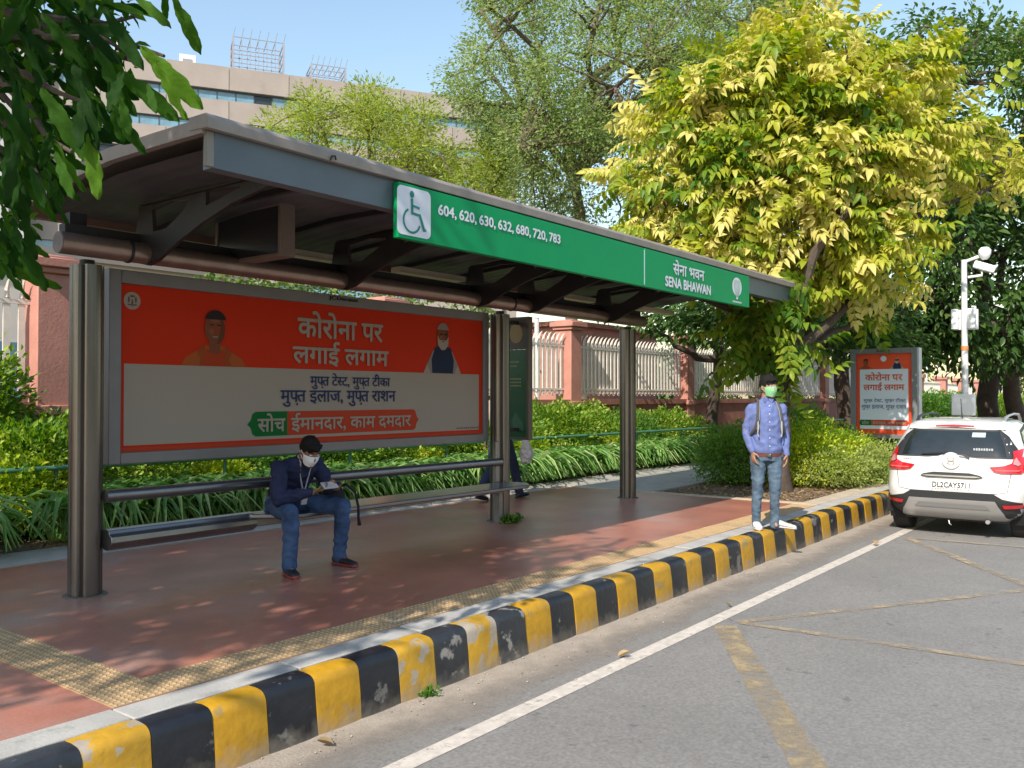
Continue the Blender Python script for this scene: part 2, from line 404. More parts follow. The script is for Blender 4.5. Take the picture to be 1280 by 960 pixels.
# kerb: painted blocks
def kerb_mesh():
    r = .055; prof = [(3.475, -.32), (3.492, -.15), (3.505, -r)]
    for k in range(1, 6):
        a = PI - (PI / 2) * k / 5; prof.append((3.505 + r + r * math.cos(a), -r + r * math.sin(a)))
    prof += [(3.60, .003), (3.652, 0), (3.652, -.32)]
    b = MB(); L_ = .2905; n = len(prof); nx = 4; rows = []
    for i in range(nx + 1):
        x = L_ * i / nx; ins = .007 if i in (0, nx) else 0
        rows.append([(x, y + (ins if y < 3.6 else 0), z - (ins * .7 if z > -.1 else 0)) for y, z in prof])
    b.rings(rows); return b
kerb = struct(MB().box(-12, 40, 3.53, 3.645, -.33, -.06).build('kerb', M_cement))
km = []
for wv in range(3):
    b = kerb_mesh(); me = b.mesh('kerb_stone', smooth=True); km.append(me)
    rg = np.random.default_rng(wv)
    for v in me.vertices:
        v.co.y += mnoise.noise(Vector((v.co.x * 6, v.co.z * 9, wv * 9))) * .006
        v.co.z += mnoise.noise(Vector((v.co.x * 5, v.co.y * 9, wv * 7 + 3))) * .004
worn = {1: 1, -1: 1, -2: 1, 8: 1, 7: 1, 9: 1, 6: 1, 18: 1, 21: 1, 24: 1, 28: 1}
for n in range(-14, 60):
    me = km[n % 3]
    o = bpy.data.objects.new('kerb_stone', me); link(o, kerb)
    if not me.materials: me.materials.append(M_kb)
    o.material_slots[0].link = 'OBJECT'
    wn = n in (-1, -2, 5, 6, 7, 8)
    o.material_slots[0].material = (M_kbw if wn else M_kb) if n % 2 == 0 else (M_kyw if wn else M_ky)
    o.location = (2.04 + .2935 * n, random.uniform(-.004, .004), random.uniform(-.004, .003)); struct(o)
# dust strip and markings
M_dust = paintmat('roadside_dust', (.36, .29, .22), .40, scale=3.0)
def strip(name, pts0, pts1, z, m, parent=None):
    b = MB(); n = 40; g = []
    rows = []
    for i in range(n + 1):
        t = i / n; a = Vector(pts0[0]).lerp(Vector(pts0[1]), t); c = Vector(pts1[0]).lerp(Vector(pts1[1]), t)
        rows.append([(a.x, a.y, z), (c.x, c.y, z)])
    b.sheet(rows); return b.build(name, m, parent)
def dustmat():
    m = mat('drifted_dust', (.315, .268, .22), .95, var=.12, vscale=7, bump=.5, bscale=60, speck=.15, sscale=90)
    n = m.node_tree.nodes; L = m.node_tree.links; out = n['Material Output']; b = n['Principled BSDF']
    tc = n.new('ShaderNodeTexCoord'); sx = n.new('ShaderNodeSeparateXYZ'); L.new(tc.outputs['Object'], sx.inputs[0])
    nz = n.new('ShaderNodeTexNoise'); nz.inputs['Scale'].default_value = 1.6; nz.inputs['Detail'].default_value = 9; nz.inputs['Roughness'].default_value = .68; L.new(tc.outputs['Object'], nz.inputs[0])
    mr = n.new('ShaderNodeMapRange'); mr.inputs[1].default_value = 2.80; mr.inputs[2].default_value = 3.42; mr.inputs[3].default_value = -.42; mr.inputs[4].default_value = .62; L.new(sx.outputs['Y'], mr.inputs[0])
    ad = n.new('ShaderNodeMath'); ad.operation = 'ADD'; L.new(mr.outputs[0], ad.inputs[0]); L.new(nz.outputs[0], ad.inputs[1])
    cr = n.new('ShaderNodeMapRange'); cr.inputs[1].default_value = .46; cr.inputs[2].default_value = 1.02; cr.inputs[3].default_value = 0; cr.inputs[4].default_value = 1; L.new(ad.outputs[0], cr.inputs[0])
    tb = n.new('ShaderNodeBsdfTransparent'); mx = n.new('ShaderNodeMixShader')
    L.new(cr.outputs[0], mx.inputs[0]); L.new(tb.outputs[0], mx.inputs[1]); L.new(b.outputs[0], mx.inputs[2]); L.new(mx.outputs[0], out.inputs[0]); return m
struct(strip('roadside_dust', ((-10, 2.5), (30, 2.5)), ((-10, 3.52), (30, 3.52)), ROAD_Z + .0015, dustmat(), road))
M_wl = paintmat('white_road_paint', (.53, .475, .415), .22, scale=16, soft=.22)
struct(strip('edge_line', ((-10, 2.84), (60, 2.80)), ((-10, 2.955), (60, 2.915)), ROAD_Z + .003, M_wl, road))
M_yl = paintmat('yellow_road_paint', (.37, .285, .17), .36, scale=5, soft=.28)
M_yl2 = paintmat('yellow_road_paint_faint', (.38, .295, .19), .38, scale=5, soft=.25)
def marking(p0, p1, wd, m, z):
    a = Vector((p0[0], p0[1], 0)); c = Vector((p1[0], p1[1], 0)); n = (c - a).normalized().cross(Vector((0, 0, 1))) * wd / 2
    struct(strip('yellow_marking', ((a - n), (c - n)), ((a + n), (c + n)), ROAD_Z + z, m, road))
N0 = (6.15, 2.76); N1 = (11.3, 2.74)
marking(N0, (3.3, .92), .17, M_yl, .0045)
marking((6.3, 2.72), (9.9, .55), .075, M_yl2, .0055)
marking((6.3, 2.70), (6.62, -2.2), .075, M_yl2, .0065)
marking(N1, (8.2, .55), .10, M_yl2, .0075)
marking(N1, (11.7, -3.0), .09, M_yl2, .0085)

# ------------------------------------------------------------------ boundary fence
M_pink = mat('pink_sandstone', (.44, .20, .155), .85, var=.14, vscale=2.5, bump=.35, bscale=30)
M_pinkd = mat('red_sandstone_plinth', (.30, .125, .095), .85, var=.22, vscale=2.5, bump=.5, bscale=25)
M_fw = mat('cream_fence_paint', (.74, .68, .60), .55, var=.08, vscale=8)
FY = 11.0
fence = thing('boundary_fence', 'long cream barred fence between pink stone pillars behind the hedge', 'fence', (16.3, FY, 0))
def pillar_mb():
    b = MB(); h = 3.1
    b.box(-.21, .21, -.21, .21, 0, h - .22); b.box(-.25, .25, -.25, .25, 1.18, 1.30)
    b.box(-.26, .26, -.26, .26, h - .22, h - .15); b.box(-.31, .31, -.31, .31, h - .15, h - .04); b.box(-.23, .23, -.23, .23, h - .04, h)
    return b
bar_b = MB(); bar_b.cbox((0, 0, 2.02), .078, .03, 1.10); bar_b.tube([(0, 0, 2.57), (0, -.01, 2.67), (0, -.05, 2.75), (0, -.10, 2.80)], [.034, .028, .018, .003], 5)
bar_me = bar_b.mesh('bar'); bar_me.materials.append(M_fw)
def scroll_mb(L_, y=0):
    b = MB(); n = int(L_ / .22)
    for i in range(n):
        x = (i + .5) * L_ / n; pts = [(x + .075 * math.cos(a) * (1 - a / 9), y, 1.46 + .065 * math.sin(a) * (1 - a / 9)) for a in [k * .7 for k in range(9)]]
        b.tube(pts, .012, 4)
    return b
p0 = pillar_mb().build('pillar', M_pink, fence, bevel=.012, local=True, seg=1)
S = 5.65
pl_me = MB().box(.21, S - .21, -.13, .13, 0, 1.22).mesh('plinth_wall'); pl_me.materials.append(M_pinkd)
cp_me = MB().box(.21, S - .21, -.19, .19, 1.22, 1.34).mesh('coping'); cp_me.materials.append(M_pinkd)
rb = MB().box(.21, S - .21, -.022, .022, 2.50, 2.55); rb.box(.21, S - .21, -.022, .022, 1.55, 1.59); rl_me = rb.mesh('rail'); rl_me.materials.append(M_fw)
sc_me = scroll_mb(S - .5).mesh('scroll_work'); sc_me.materials.append(M_fw)
for k in range(-4, 6):
    dx = k * S
    if k: dup(p0, fence, (dx, 0, 0))
    if k == 5: break
    def add(me, nm, loc):
        o = bpy.data.objects.new(nm, me); link(o, fence); o.location = loc; return o
    add(pl_me, 'plinth_wall', (dx, 0, 0)); add(cp_me, 'coping', (dx, 0, 0)); add(rl_me, 'rail', (dx, 0, 0)); stuff(add(sc_me, 'scroll_work', (dx + .25, 0, 0)))
    nb = 31
    for i in range(nb): add(bar_me, 'bar', (dx + .30 + i * (S - .6) / (nb - 1), 0, 0))
# farther stretch of the fence, seen past the advertising panel
far = thing('boundary_fence', 'distant stretch of the pink pillared fence seen above the white car', 'fence', (52, 12, 0))
fp = [(44.6, 11.2), (52, 12.0), (58, 12.0), (64, 12.2), (72, 12.6), (85, 13.4), (105, 15)]
for i, (x, y) in enumerate(fp):
    o = MB(); o.box(x - .3, x + .3, y - .3, y + .3, 0, 2.45); o.box(x - .4, x + .4, y - .4, y + .4, 2.45, 2.62); o.build('pillar', M_pink, far)
    if i < len(fp) - 1:
        x2, y2 = fp[i + 1]; d = Vector((x2 - x, y2 - y, 0)); L_ = d.length; rt = Matrix.Rotation(math.atan2(d.y, d.x), 3, 'Z'); c = Vector((x, y, 0)) + d / 2
        MB().cbox((c.x, c.y, .45), L_ - .6, .25, .9, rt).build('plinth_wall', M_pinkd, far)
        b = MB(); b.cbox((c.x, c.y, 2.2), L_ - .6, .05, .06, rt); b.cbox((c.x, c.y, 1.0), L_ - .6, .05, .06, rt)
        for q in range(int(L_ / .2)):
            p = Vector((x, y, 0)) + d * ((q + 1) * .2 / L_ if (q + 1) * .2 < L_ else .99); b.cbox((p.x, p.y, 1.6), .07, .03, 1.3, rt)
        stuff(b.build('bars', M_fw, far))
# thin posts standing above the fence
M_post = mat('pale_post_paint', (.62, .62, .60), .5, var=.1)
for i, (px, py, Y) in enumerate([(671, 398, 11.9), (847, 388, 11.9), (895, 398, 11.9), (1158, 447, 13), (1172, 450, 13.4), (1184, 455, 14)]):
    p = atY(px, py, Y); b = MB(); b.tube([(p.x, p.y, -.3), (p.x, p.y, p.z)], .055, 8); b.tube([(p.x, p.y, p.z), (p.x, p.y, p.z + .05)], [.07, .02], 8)
    lb = ['thin white post behind the fence just right of the green route panel', 'thin white post behind the fence between shelter and sign end', 'thin white post behind the fence under the end of the green sign',
          'left one of the pale posts above the far fence', 'middle one of the pale posts above the far fence', 'right one of the pale posts above the far fence'][i]
    tag(b.build('post', M_post, None, smooth=True), lb, 'post', 'thin posts above the fence')

# green pipe rail in front of the hedge
M_gr = mat('green_rail_paint', (.06, .19, .12), .5, var=.15, vscale=8)
rail = thing('guard_rail', 'low green pipe rail between the lilies and the hedge', 'railing', (10, 9.0, 0))
MB().tube([(-8, 9, .70), (30, 9, .66)], .026, 10).build('top_rail', M_gr, rail, smooth=True)
MB().tube([(-8, 9.02, .35), (30, 9.02, .33)], .018, 8).build('lower_rail', M_gr, rail, smooth=True)
pm = MB().tube([(0, 0, -.1), (0, 0, .69)], .022, 8).mesh('post', smooth=True); pm.materials.append(M_gr)
for i in range(20):
    o = bpy.data.objects.new('post', pm); link(o, rail); o.location = (-17.2 + i * 1.95 - .3, .03, 0)

# ------------------------------------------------------------------ office building far behind
M_conc = mat('beige_concrete', (.31, .270, .242), .85, var=.10, vscale=.25, bump=.1, bscale=3, patch=.56, pcol=(.275, .24, .215), pscale=.35, pw=.12)
M_glass = mat('blue_window_glass', (.14, .26, .34), .12, var=.25, vscale=.6, spec=.8)
M_glassd = mat('open_dark_window', (.02, .03, .04), .3)
M_fr = mat('dark_window_frame', (.05, .07, .09), .5)
D = Vector((math.cos(-R_(31)), math.sin(-R_(31)), 0)); Nn = Vector((-D.y, D.x, 0)) * -1   # outward normal, towards the camera
if Nn.dot(Vector((-1, -1, 0))) < 0: Nn = -Nn
P0 = atd(200, 480, 95); P0.z = 0
TOP = atd(240, 78, 95 + .358 * 3.5).z
bld = thing('office_building', 'long beige concrete office block with ribbon windows rising behind the trees', 'building', P0, math.atan2(D.y, D.x))
# local: x along facade, y away from camera, z up
s0, s1 = -32.0, 39.4
MB().box(s0, s1, .25, 16, -.3, TOP - .3).build('wall', mat('dark_interior_wall', (.10, .09, .085), .9), bld, local=True)
PW = 6.5; npan = 11; pw = (s1 - s0) / npan
pan_me = MB().box(.03, pw - .03, -.28, .25, 0, 2.40).mesh('wall_panel'); pan_me.materials.append(M_conc)
par_me = MB().box(.03, pw - .03, -.45, .25, 0, 2.55).mesh('parapet_panel'); par_me.materials.append(M_conc)
nw = 36; ww = (s1 - s0) / nw
win_me = MB().box(.05, ww - .05, .05, .14, 0, 1.15).mesh('window_pane'); win_me.materials.append(M_glass)
wind_me = MB().box(.05, ww - .05, .10, .19, 0, 1.15).mesh('window_pane'); wind_me.materials.append(M_glassd)
zt = TOP
rr = random.Random(3)
for row in range(10):
    me = par_me if row == 0 else pan_me; zz = TOP - 2.55 if row == 0 else TOP - 2.55 - row * 3.55
    for i in range(npan):
        o = bpy.data.objects.new('wall_panel', me); link(o, bld); o.location = (s0 + i * pw, 0, zz)
    if row < 5:
        for i in range(nw):
            dk = rr.random() < .14
            o = bpy.data.objects.new('window_pane', wind_me if dk else win_me); link(o, bld); o.location = (s0 + i * ww, 0, zz - 1.15)
    else: MB().box(s0, s1, .05, .14, zz - 1.15, zz).build('window_strip', M_glass, bld, local=True)
b = MB()
for r_ in range(5):
    zz = TOP - 2.55 - r_ * 3.55
    for i in range(nw + 1): b.box(s0 + i * ww - .05, s0 + i * ww + .05, -.02, .2, zz - 1.15, zz)
    b.box(s0, s1, -.06, .2, zz - .16, zz)
stuff(b.build('window_frames', M_fr, bld, local=True))
MB().box(s0, s1, .25, 16, TOP - .3, TOP - .1).build('roof', M_conc, bld, local=True)
MB().box(s1 + .01, s1 + 2.4, 1.0, 17, -.3, TOP - 1.5).build('end_wall', M_conc, bld, local=True)
# service tower that cuts up the left part of the facade
b = MB(); b.box(-15.5, -13.9, -2.6, -.46, -.3, TOP + 3); b.box(-13.3, -12.5, -2.6, -.46, -.3, TOP + 3); b.build('service_tower', mat('white_concrete', (.36, .36, .37), .8, var=.08), bld, local=True)
MB().box(-13.9, -13.3, -2.2, -.46, -.3, TOP + 2.6).build('tower_recess', mat('tower_dark_panel', (.12, .10, .10), .7), bld, local=True)
# rooftop boxes and lattice frames stand on the roof
M_lat = mat('grey_lattice_steel', (.28, .29, .33), .6)
M_wht = mat('rooftop_white', (.70, .70, .72), .7, var=.1, vscale=1)
def roofx(px): # s on the facade line for a pixel column
    k = (px - 640) / F_PX; l0 = (200 - 640) / F_PX * 95
    return (k * 95 - l0) / (.934 - .358 * k)
def lattice(px0, px1, py_top, label):
    a = roofx(px0); c = roofx(px1); h = (TOP - 1.4) * 0 + (496 - py_top) / F_PX * (95 + .358 * a + 4) + 1.4
    z0 = TOP - .1; dpt = 4.0
    base = P0 + D * a + Nn * -3
    t = thing('roof_lattice', label, 'roof frame', (base.x, base.y, z0), math.atan2(D.y, D.x), 'lattice frames on the office roof')
    L_ = c - a; H = h - z0; nx = 6; nz = 5
    for (x, y) in ((0, 0), (L_, 0), (L_, dpt), (0, dpt)): MB().cbox((x, y, H / 2), .22, .22, H).build('corner_post', M_lat, t, local=True)
    for y in (0, dpt):
        g = MB()
        for i in range(1, nx): g.cbox((L_ * i / nx, y, H / 2), .09, .09, H)
        for j in range(1, nz + 1): g.cbox((L_ / 2, y, H * j / nz), L_, .09, .09)
        stuff(g.build('front_grid' if y == 0 else 'rear_grid', M_lat, t, local=True))
    g = MB()
    for x in (0, L_):
        for j in range(1, nz + 1): g.cbox((x, dpt / 2, H * j / nz), .09, dpt, .09)
    for i in range(nx + 1): g.tube([(L_ * i / nx, 0, H), (L_ * i / nx, dpt, H + .2)], .05, 4)
    for i in range(nx + 1): g.tube([(L_ * i / nx, 0, H), (L_ * i / nx + .2, -.3, H + 1.0)], .04, 4)
    stuff(g.build('side_grid', M_lat, t, local=True))
lattice(292, 357, 48, 'larger dark lattice frame on the office roof')
lattice(393, 437, 82, 'smaller lattice frame on the office roof farther right')
def rooftop(px0, px1, pyt, label):
    a = roofx(px0); c = roofx(px1); base = P0 + D * a - Nn * 2; z0 = TOP - .1
    H = (496 - pyt) / F_PX * (97 + .358 * a) + 1.4 - z0
    t = thing('roof_cabin', label, 'cabin', (base.x, base.y, z0), math.atan2(D.y, D.x), 'small cabins on the office roof')
    MB().box(0, c - a, 0, 3, 0, H).build('body', M_wht, t, local=True)
    MB().box(.35, c - a - .35, -.05, .0, .5, H - .5).build('louvre', mat('louvre_grey', (.25, .26, .28), .6), t, local=True)
rooftop(222, 243, 65, 'small white rooftop cabin at the right of the leafy branch')
rooftop(138, 165, 48, 'small white rooftop cabin seen through the leafy branch')
# low pink house behind the fence, pale podium wall behind the shelter
p = atd(740, 402, 27)
h1 = thing('house', 'low pink house standing behind the fence beyond the shelter', 'house', (p.x, p.y, 0), 0)
a = atd(724, 402, 24); c = atd(812, 402, 28)
MB().box(24.0, 30.0, 16.2, 22, -.3, 3.75).build('wall', M_pink, h1); MB().box(23.8, 30.2, 16, 22.2, 3.75, 3.9).build('roof_slab', M_pinkd, h1)
pod = thing('podium_building', 'pale cream low building glimpsed over the poster', 'building', (12, 26, 0), 0)
MB().box(-6, 17, 24, 30, -.3, 5.1).build('wall', mat('pale_plaster', (.62, .56, .50), .8, var=.06, vscale=.7), pod)
MB().box(-6.2, 17.2, 23.8, 30.2, 5.1, 5.35).build('roof_slab', M_conc, pod)
for i in range(8): MB().box(-4 + i * 2.6, -2.6 + i * 2.6, 23.93, 24.0, 1.0, 2.8).build('window', M_glass, pod)
#@@SHELTER@@
# ================================================================== BUS SHELTER
M_steel = mat('brushed_steel', (.175, .162, .15), .28, metal=.85, var=.16, vscale=5, stretch=(1, 1, .12))
M_steeld = mat('dull_steel', (.30, .285, .27), .42, metal=.75, var=.12, vscale=5)
M_alu = mat('grey_aluminium', (.20, .19, .19), .45, metal=.35, var=.06, vscale=4)
M_cap = mat('roof_cap_metal', (.30, .26, .23), .55, metal=.2, var=.12, vscale=5, bump=.1, bscale=20)
M_fas = mat('fascia_grey_blue', (.125, .155, .18), .42, metal=.25, var=.08, vscale=3)
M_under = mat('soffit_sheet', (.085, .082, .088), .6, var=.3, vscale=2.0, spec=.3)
M_dark = mat('dark_steel', (.018, .015, .015), .55, var=.2)
M_tube = mat('tube_steel', (.33, .24, .20), .34, metal=.75, var=.15, vscale=5)
she = thing('bus_shelter', 'long steel bus shelter with raised sloping roof and double column posts', 'bus shelter', (7.5, 6.2, 0))
XL, XR = 2.93, 12.26
PX = [3.09, 7.80, 10.65]
# posts: twin-lobed columns
def post_mb(x, wd=.225):
    b = MB(); r = wd / 2
    prof = []
    # outline in plan: broad lobe plus narrow lobe with grooves between
    for a in range(0, 360, 4):
        t = R_(a); rad = r * (1 - .24 * math.exp(-((abs(((a - 228 + 180) % 360) - 180)) / 8.0) ** 2) - .10 * math.exp(-((abs(((a - 318 + 180) % 360) - 180)) / 8.0) ** 2) - .06 * math.exp(-((abs(((a - 180 + 180) % 360) - 180)) / 6.0) ** 2))
        prof.append((rad * math.cos(t), rad * math.sin(t) * 1.0))
    b.rings([[(x + u, 6.2 + v, z) for u, v in prof] for z in (0, 2.33)]); return b
for x in PX:
    p = post_mb(x).build('post', M_steel, she, smooth=True)
    MB().tube([(x, 6.2, 2.33), (x, 6.2, 2.37)], .05, 10).build('post_neck', M_dark, p, smooth=True)
    MB().tube([(x, 6.2, .0), (x, 6.2, .008)], [.15, .145], 20).build('base_collar', mat('stained_base', (.15, .12, .10), .85, var=.3, vscale=12), p)
# main tube and beams
MB().tube([(2.82, 6.05, 2.445), (10.80, 6.05, 2.445)], .076, 24).build('main_tube', M_tube, she, smooth=True)
MB().tube([(2.813, 6.05, 2.445), (2.82, 6.05, 2.445)], .073, 24).build('tube_end_cap', mat('tube_end', (.17, .15, .14), .6, var=.2, vscale=20), she)
MB().box(2.9, 10.9, 6.13, 6.22, 2.50, 2.60).build('upper_beam', M_dark, she, bevel=.004)
MB().box(2.9, 12.1, 6.72, 6.80, 2.72, 2.80).build('rear_purlin', mat('brown_purlin', (.16, .09, .065), .5, var=.1), she, bevel=.004)
# curved cantilever brackets with openings
def bracket(x):
    # outline in (y, z): top follows the roof, underside arcs up from the tube to the fascia
    top = [(6.22, 2.52), (6.15, 2.80), (5.5, 2.845), (4.62, 2.81)]
    low = [(4.60, 2.74), (5.0, 2.68), (5.35, 2.59), (5.65, 2.49), (5.90, 2.385), (6.03, 2.36), (6.15, 2.385)]
    outer = top + low
    hole1 = [(5.98, 2.76), (5.72, 2.79), (5.48, 2.77), (5.60, 2.69), (5.80, 2.60), (5.96, 2.60)]
    hole2 = [(5.30, 2.80), (5.06, 2.79), (4.90, 2.77), (5.10, 2.735), (5.30, 2.70)]
    bm = bmesh.new()
    def loop(pts, xx): 
        vs = [bm.verts.new((xx - 7.5, y - 6.2, z)) for y, z in pts]; return [bm.edges.new((vs[i], vs[(i + 1) % len(vs)])) for i in range(len(vs))]
    e = loop(outer, x) + loop(hole1, x) + loop(hole2, x)
    bmesh.ops.triangle_fill(bm, use_beauty=True, use_dissolve=False, edges=e)
    fs = list(bm.faces); r = bmesh.ops.extrude_face_region(bm, geom=fs)
    bmesh.ops.translate(bm, vec=(.03, 0, 0), verts=[v for v in r['geom'] if isinstance(v, bmesh.types.BMVert)])
    bmesh.ops.recalc_face_normals(bm, faces=bm.faces)
    me = bpy.data.meshes.new('bracket'); bm.to_mesh(me); bm.free(); me.materials.append(M_dark)
    o = bpy.data.objects.new('bracket', me); link(o, she)
    MB().box(x - .03, x + .06, 4.65, 6.1, 2.80, 2.808).build('bracket_flange', M_dark, o)
for x in (3.45, 5.33, 7.2, 8.12, 9.8): bracket(x)
# roof: gently arched sheet; profile points (y, top z)
RP = [(4.50, 3.00), (5.0, 3.008), (5.6, 3.01), (6.2, 2.965), (6.6, 2.925), (6.95, 2.885)]
def roofz(y):
    for i in range(len(RP) - 1):
        if y <= RP[i + 1][0]: t = (y - RP[i][0]) / (RP[i + 1][0] - RP[i][0]); return RP[i][1] + t * (RP[i + 1][1] - RP[i][1])
    return RP[-1][1]
ys = [4.50 + (6.95 - 4.50) * i / 14 for i in range(15)]
b = MB(); top = [[(x, y, roofz(y) - .01) for y in ys] for x in (XL + .02, XR - .02)]; b.sheet(top)
b.build('roof_sheet', mat('roof_top_metal', (.36, .34, .31), .5, metal=.3, var=.1), she, smooth=True)
# soffit panels between rafters, each its own sheet with shallow ribs
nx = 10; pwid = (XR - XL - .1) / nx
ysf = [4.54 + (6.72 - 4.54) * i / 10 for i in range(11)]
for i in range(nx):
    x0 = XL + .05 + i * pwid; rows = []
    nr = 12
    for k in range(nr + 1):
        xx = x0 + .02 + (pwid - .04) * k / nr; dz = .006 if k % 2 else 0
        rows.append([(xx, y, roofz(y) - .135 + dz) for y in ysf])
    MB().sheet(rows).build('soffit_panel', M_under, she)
    if i:
        b = MB()
        for k in range(10):
            a, c = ysf[k], ysf[k + 1]
            b.add([(x0 - .02, a, roofz(a) - .175), (x0 + .02, a, roofz(a) - .175), (x0 + .02, c, roofz(c) - .175), (x0 - .02, c, roofz(c) - .175),
                   (x0 - .02, a, roofz(a) - .12), (x0 + .02, a, roofz(a) - .12), (x0 + .02, c, roofz(c) - .12), (x0 - .02, c, roofz(c) - .12)],
                  [(0, 3, 2, 1), (4, 5, 6, 7), (0, 1, 5, 4), (1, 2, 6, 5), (2, 3, 7, 6), (3, 0, 4, 7)])
        b.build('rafter', M_dark, she)
# end bands of the roof
for nm, xa, xb in (('left', XL - .03, XL + .02), ('right', XR - .02, XR + .03)):
    b = MB(); rings = []
    for y in [4.5] + ys[1:] + [7.02]:
        th = .085 + .03 * max(0, (y - 5.6))
        z = roofz(min(y, 6.95)) + .006; rings.append([(xa, y, z - th), (xb, y, z - th), (xb, y, z), (xa, y, z)])
    b.rings(rings); b.build('roof_end_band', M_cap, she)
MB().box(XL, XR, 6.9, 6.99, 2.80, 2.90).build('rear_gutter', M_cap, she, bevel=.01)
# front cap and fascia
b = MB(); b.rings([[(x, 4.435, 2.940), (x, 4.43, 3.0), (x, 4.455, 3.028), (x, 4.62, 3.03), (x, 4.62, 2.95)] for x in (XL - .036, XR + .035)]); b.build('front_cap', M_cap, she, bevel=.004)
b = MB(); b.rings([[(x, 4.50, 2.735), (x, 4.485, 2.94), (x, 4.60, 2.94), (x, 4.60, 2.735)] for x in (XL + .045, XR)]); b.build('fascia', M_fas, she)
MB().box(XL - .005, XL + .045, 4.487, 4.52, 2.735, 2.94).build('fascia_end_block', mat('end_block', (.26, .24, .20), .6), she, bevel=.004)
b = MB(); b.tube([atY(413, 200, 4.42), atY(415, 195, 4.42), atY(419, 195, 4.42), atY(420, 200, 4.42)], .006, 6); b.build('roof_hook', M_dark, she)
M_slitw = mat('slit_pale', (.62, .60, .55), .4)
for x in (4.5, 6.3, 9.0, 11.2):
    MB().box(x, x + 1.0, 6.28, 6.42, 2.66, 2.715).build('bright_slit_bar', mat('slit_cream', (.55, .46, .33), .5), she, bevel=.005)  # not lamps: cream colour imitates the bright slits between the roof beams
for q_ in ((5.5, 5.62, 6.24, 6.34, 2.56, 2.66), (8.6, 8.72, 6.24, 6.34, 2.56, 2.66), (9.05, 9.15, 6.24, 6.34, 2.56, 2.66), (2.98, 3.1, 6.23, 6.3, 2.6, 2.70)): MB().box(*q_).build('beam_clamp', M_dark, she)
# small pole joint rings on the tube
for x in (3.3, 7.8): MB().tube([(x, 6.05, 2.445), (x + .02, 6.05, 2.445)], .083, 20).build('tube_collar', M_dark, she, smooth=True)

# display box hanging from the first bracket
dbx = thing('display_box', 'dark display box hanging under the roof by the first bracket', 'display box', (4.2, 5.9, 2.5))
MB().box(4.21, 4.30, 5.49, 6.30, 2.50, 2.86).build('screen', mat('black_screen', (.028, .028, .032), .22), dbx)
b = MB(); b.box(4.20, 4.34, 5.47, 5.50, 2.475, 2.885); b.box(4.20, 4.34, 6.285, 6.32, 2.475, 2.885); b.box(4.20, 4.34, 5.50, 6.285, 2.86, 2.885); b.box(4.20, 4.34, 5.50, 6.285, 2.475, 2.50); b.box(4.31, 4.335, 5.50, 6.285, 2.50, 2.86)
b.build('frame', mat('box_frame_brown', (.17, .125, .10), .5, var=.1), dbx, bevel=.003)
MB().box(4.24, 4.32, 5.5, 5.56, 2.885, 2.93).build('hanger', M_dark, dbx); MB().box(4.24, 4.34, 6.1, 6.16, 2.885, 2.9).build('hanger', M_dark, dbx)

# bench ------------------------------------------------------------
bn = thing('bench', 'polished steel bench with round back rail under the poster', 'bench', (5.5, 5.95, 0))
M_seat = mat('polished_seat', (.24, .24, .25), .30, metal=.85, var=.08, vscale=6)
MB().tube([(3.18, 6.1, .695), (7.68, 6.1, .675)], .045, 18).build('back_rail', M_seat, bn, smooth=True)
prof = []
b = MB(); rings = []
for x in (3.18, 4.40):
    pr = [(6.03, .335), (6.005, .37), (6.01, .41), (6.035, .425), (6.04, .435), (6.05, .455), (6.10, .462), (6.16, .455), (6.18, .42), (6.17, .35), (6.12, .315), (6.07, .312)]
    rings.append([(x, y, z) for y, z in pr])
b.rings(rings); b.build('perch_bar', M_seat, bn, smooth=True, bevel=.004)
pl = [(4.34, 6.16), (4.34, 6.02), (4.62, 5.76), (7.55, 5.70)] + [(7.62 + .20 * math.sin(t), 5.90 - .20 * math.cos(t)) for t in [PI * k / 8 for k in range(9)]] + [(7.5, 6.11)]
b = MB(); b.prism(pl, lambda x, y: (x, y, .415 + (0 if y > 5.8 else -.006)), lambda x, y: (x, y, .452 + (0 if y > 5.8 else -.006))); b.build('seat', M_seat, bn, bevel=.01)
b = MB(); b.box(4.3, 7.7, 6.05, 6.17, .34, .412); b.build('seat_beam', M_steeld, bn, bevel=.006)
for x in (7.66,): MB().box(x - .03, x + .03, 6.07, 6.15, 0, .345).build('leg', M_steeld, bn, bevel=.004)
MB().box(7.63, 7.69, 6.12, 6.16, .452, .9).build('back_post', M_steeld, bn, bevel=.004)

# ------------------------------------------------------------------ POSTER
Yp = 6.27
pos = thing('poster_panel', 'wide backlit style poster panel with red and white Hindi print in grey frame', 'poster', (5.6, 6.35, 0))
b = MB(); X0, X1, Z0, Z1 = 3.29, 7.66, .90, 2.345; x0, x1, z0, z1 = 3.385, 7.58, .985, 2.245
X0, X1 = 3.29, 7.69; x1 = 7.60
b.box(X0, x0, 6.27, 6.43, Z0, Z1); b.box(x1, X1, 6.27, 6.43, Z0, Z1); b.box(x0, x1, 6.27, 6.43, Z0, z0); b.box(x0, x1, 6.27, 6.43, z1, Z1)
b.build('frame', M_alu, pos, bevel=.006)
MB().box(X0 + .02, X1 - .02, 6.40, 6.45, Z0 + .02, Z1 - .02).build('back_plate', M_alu, pos)
YP = 6.30
def pq(px, py): v = atY(px, py, YP); return (v.x, v.z)
M_pr = mat('print_red', (.50, .028, .006), .6, spec=.12); M_pe = mat('print_light_red', (.42, .05, .02), .6, spec=.12)
M_pw = mat('print_white', (.33, .285, .235), .6, spec=.12); M_pb = mat('print_blue', (.03, .04, .11), .6, spec=.12); M_pg = mat('print_green', (.006, .12, .025), .6, spec=.12)
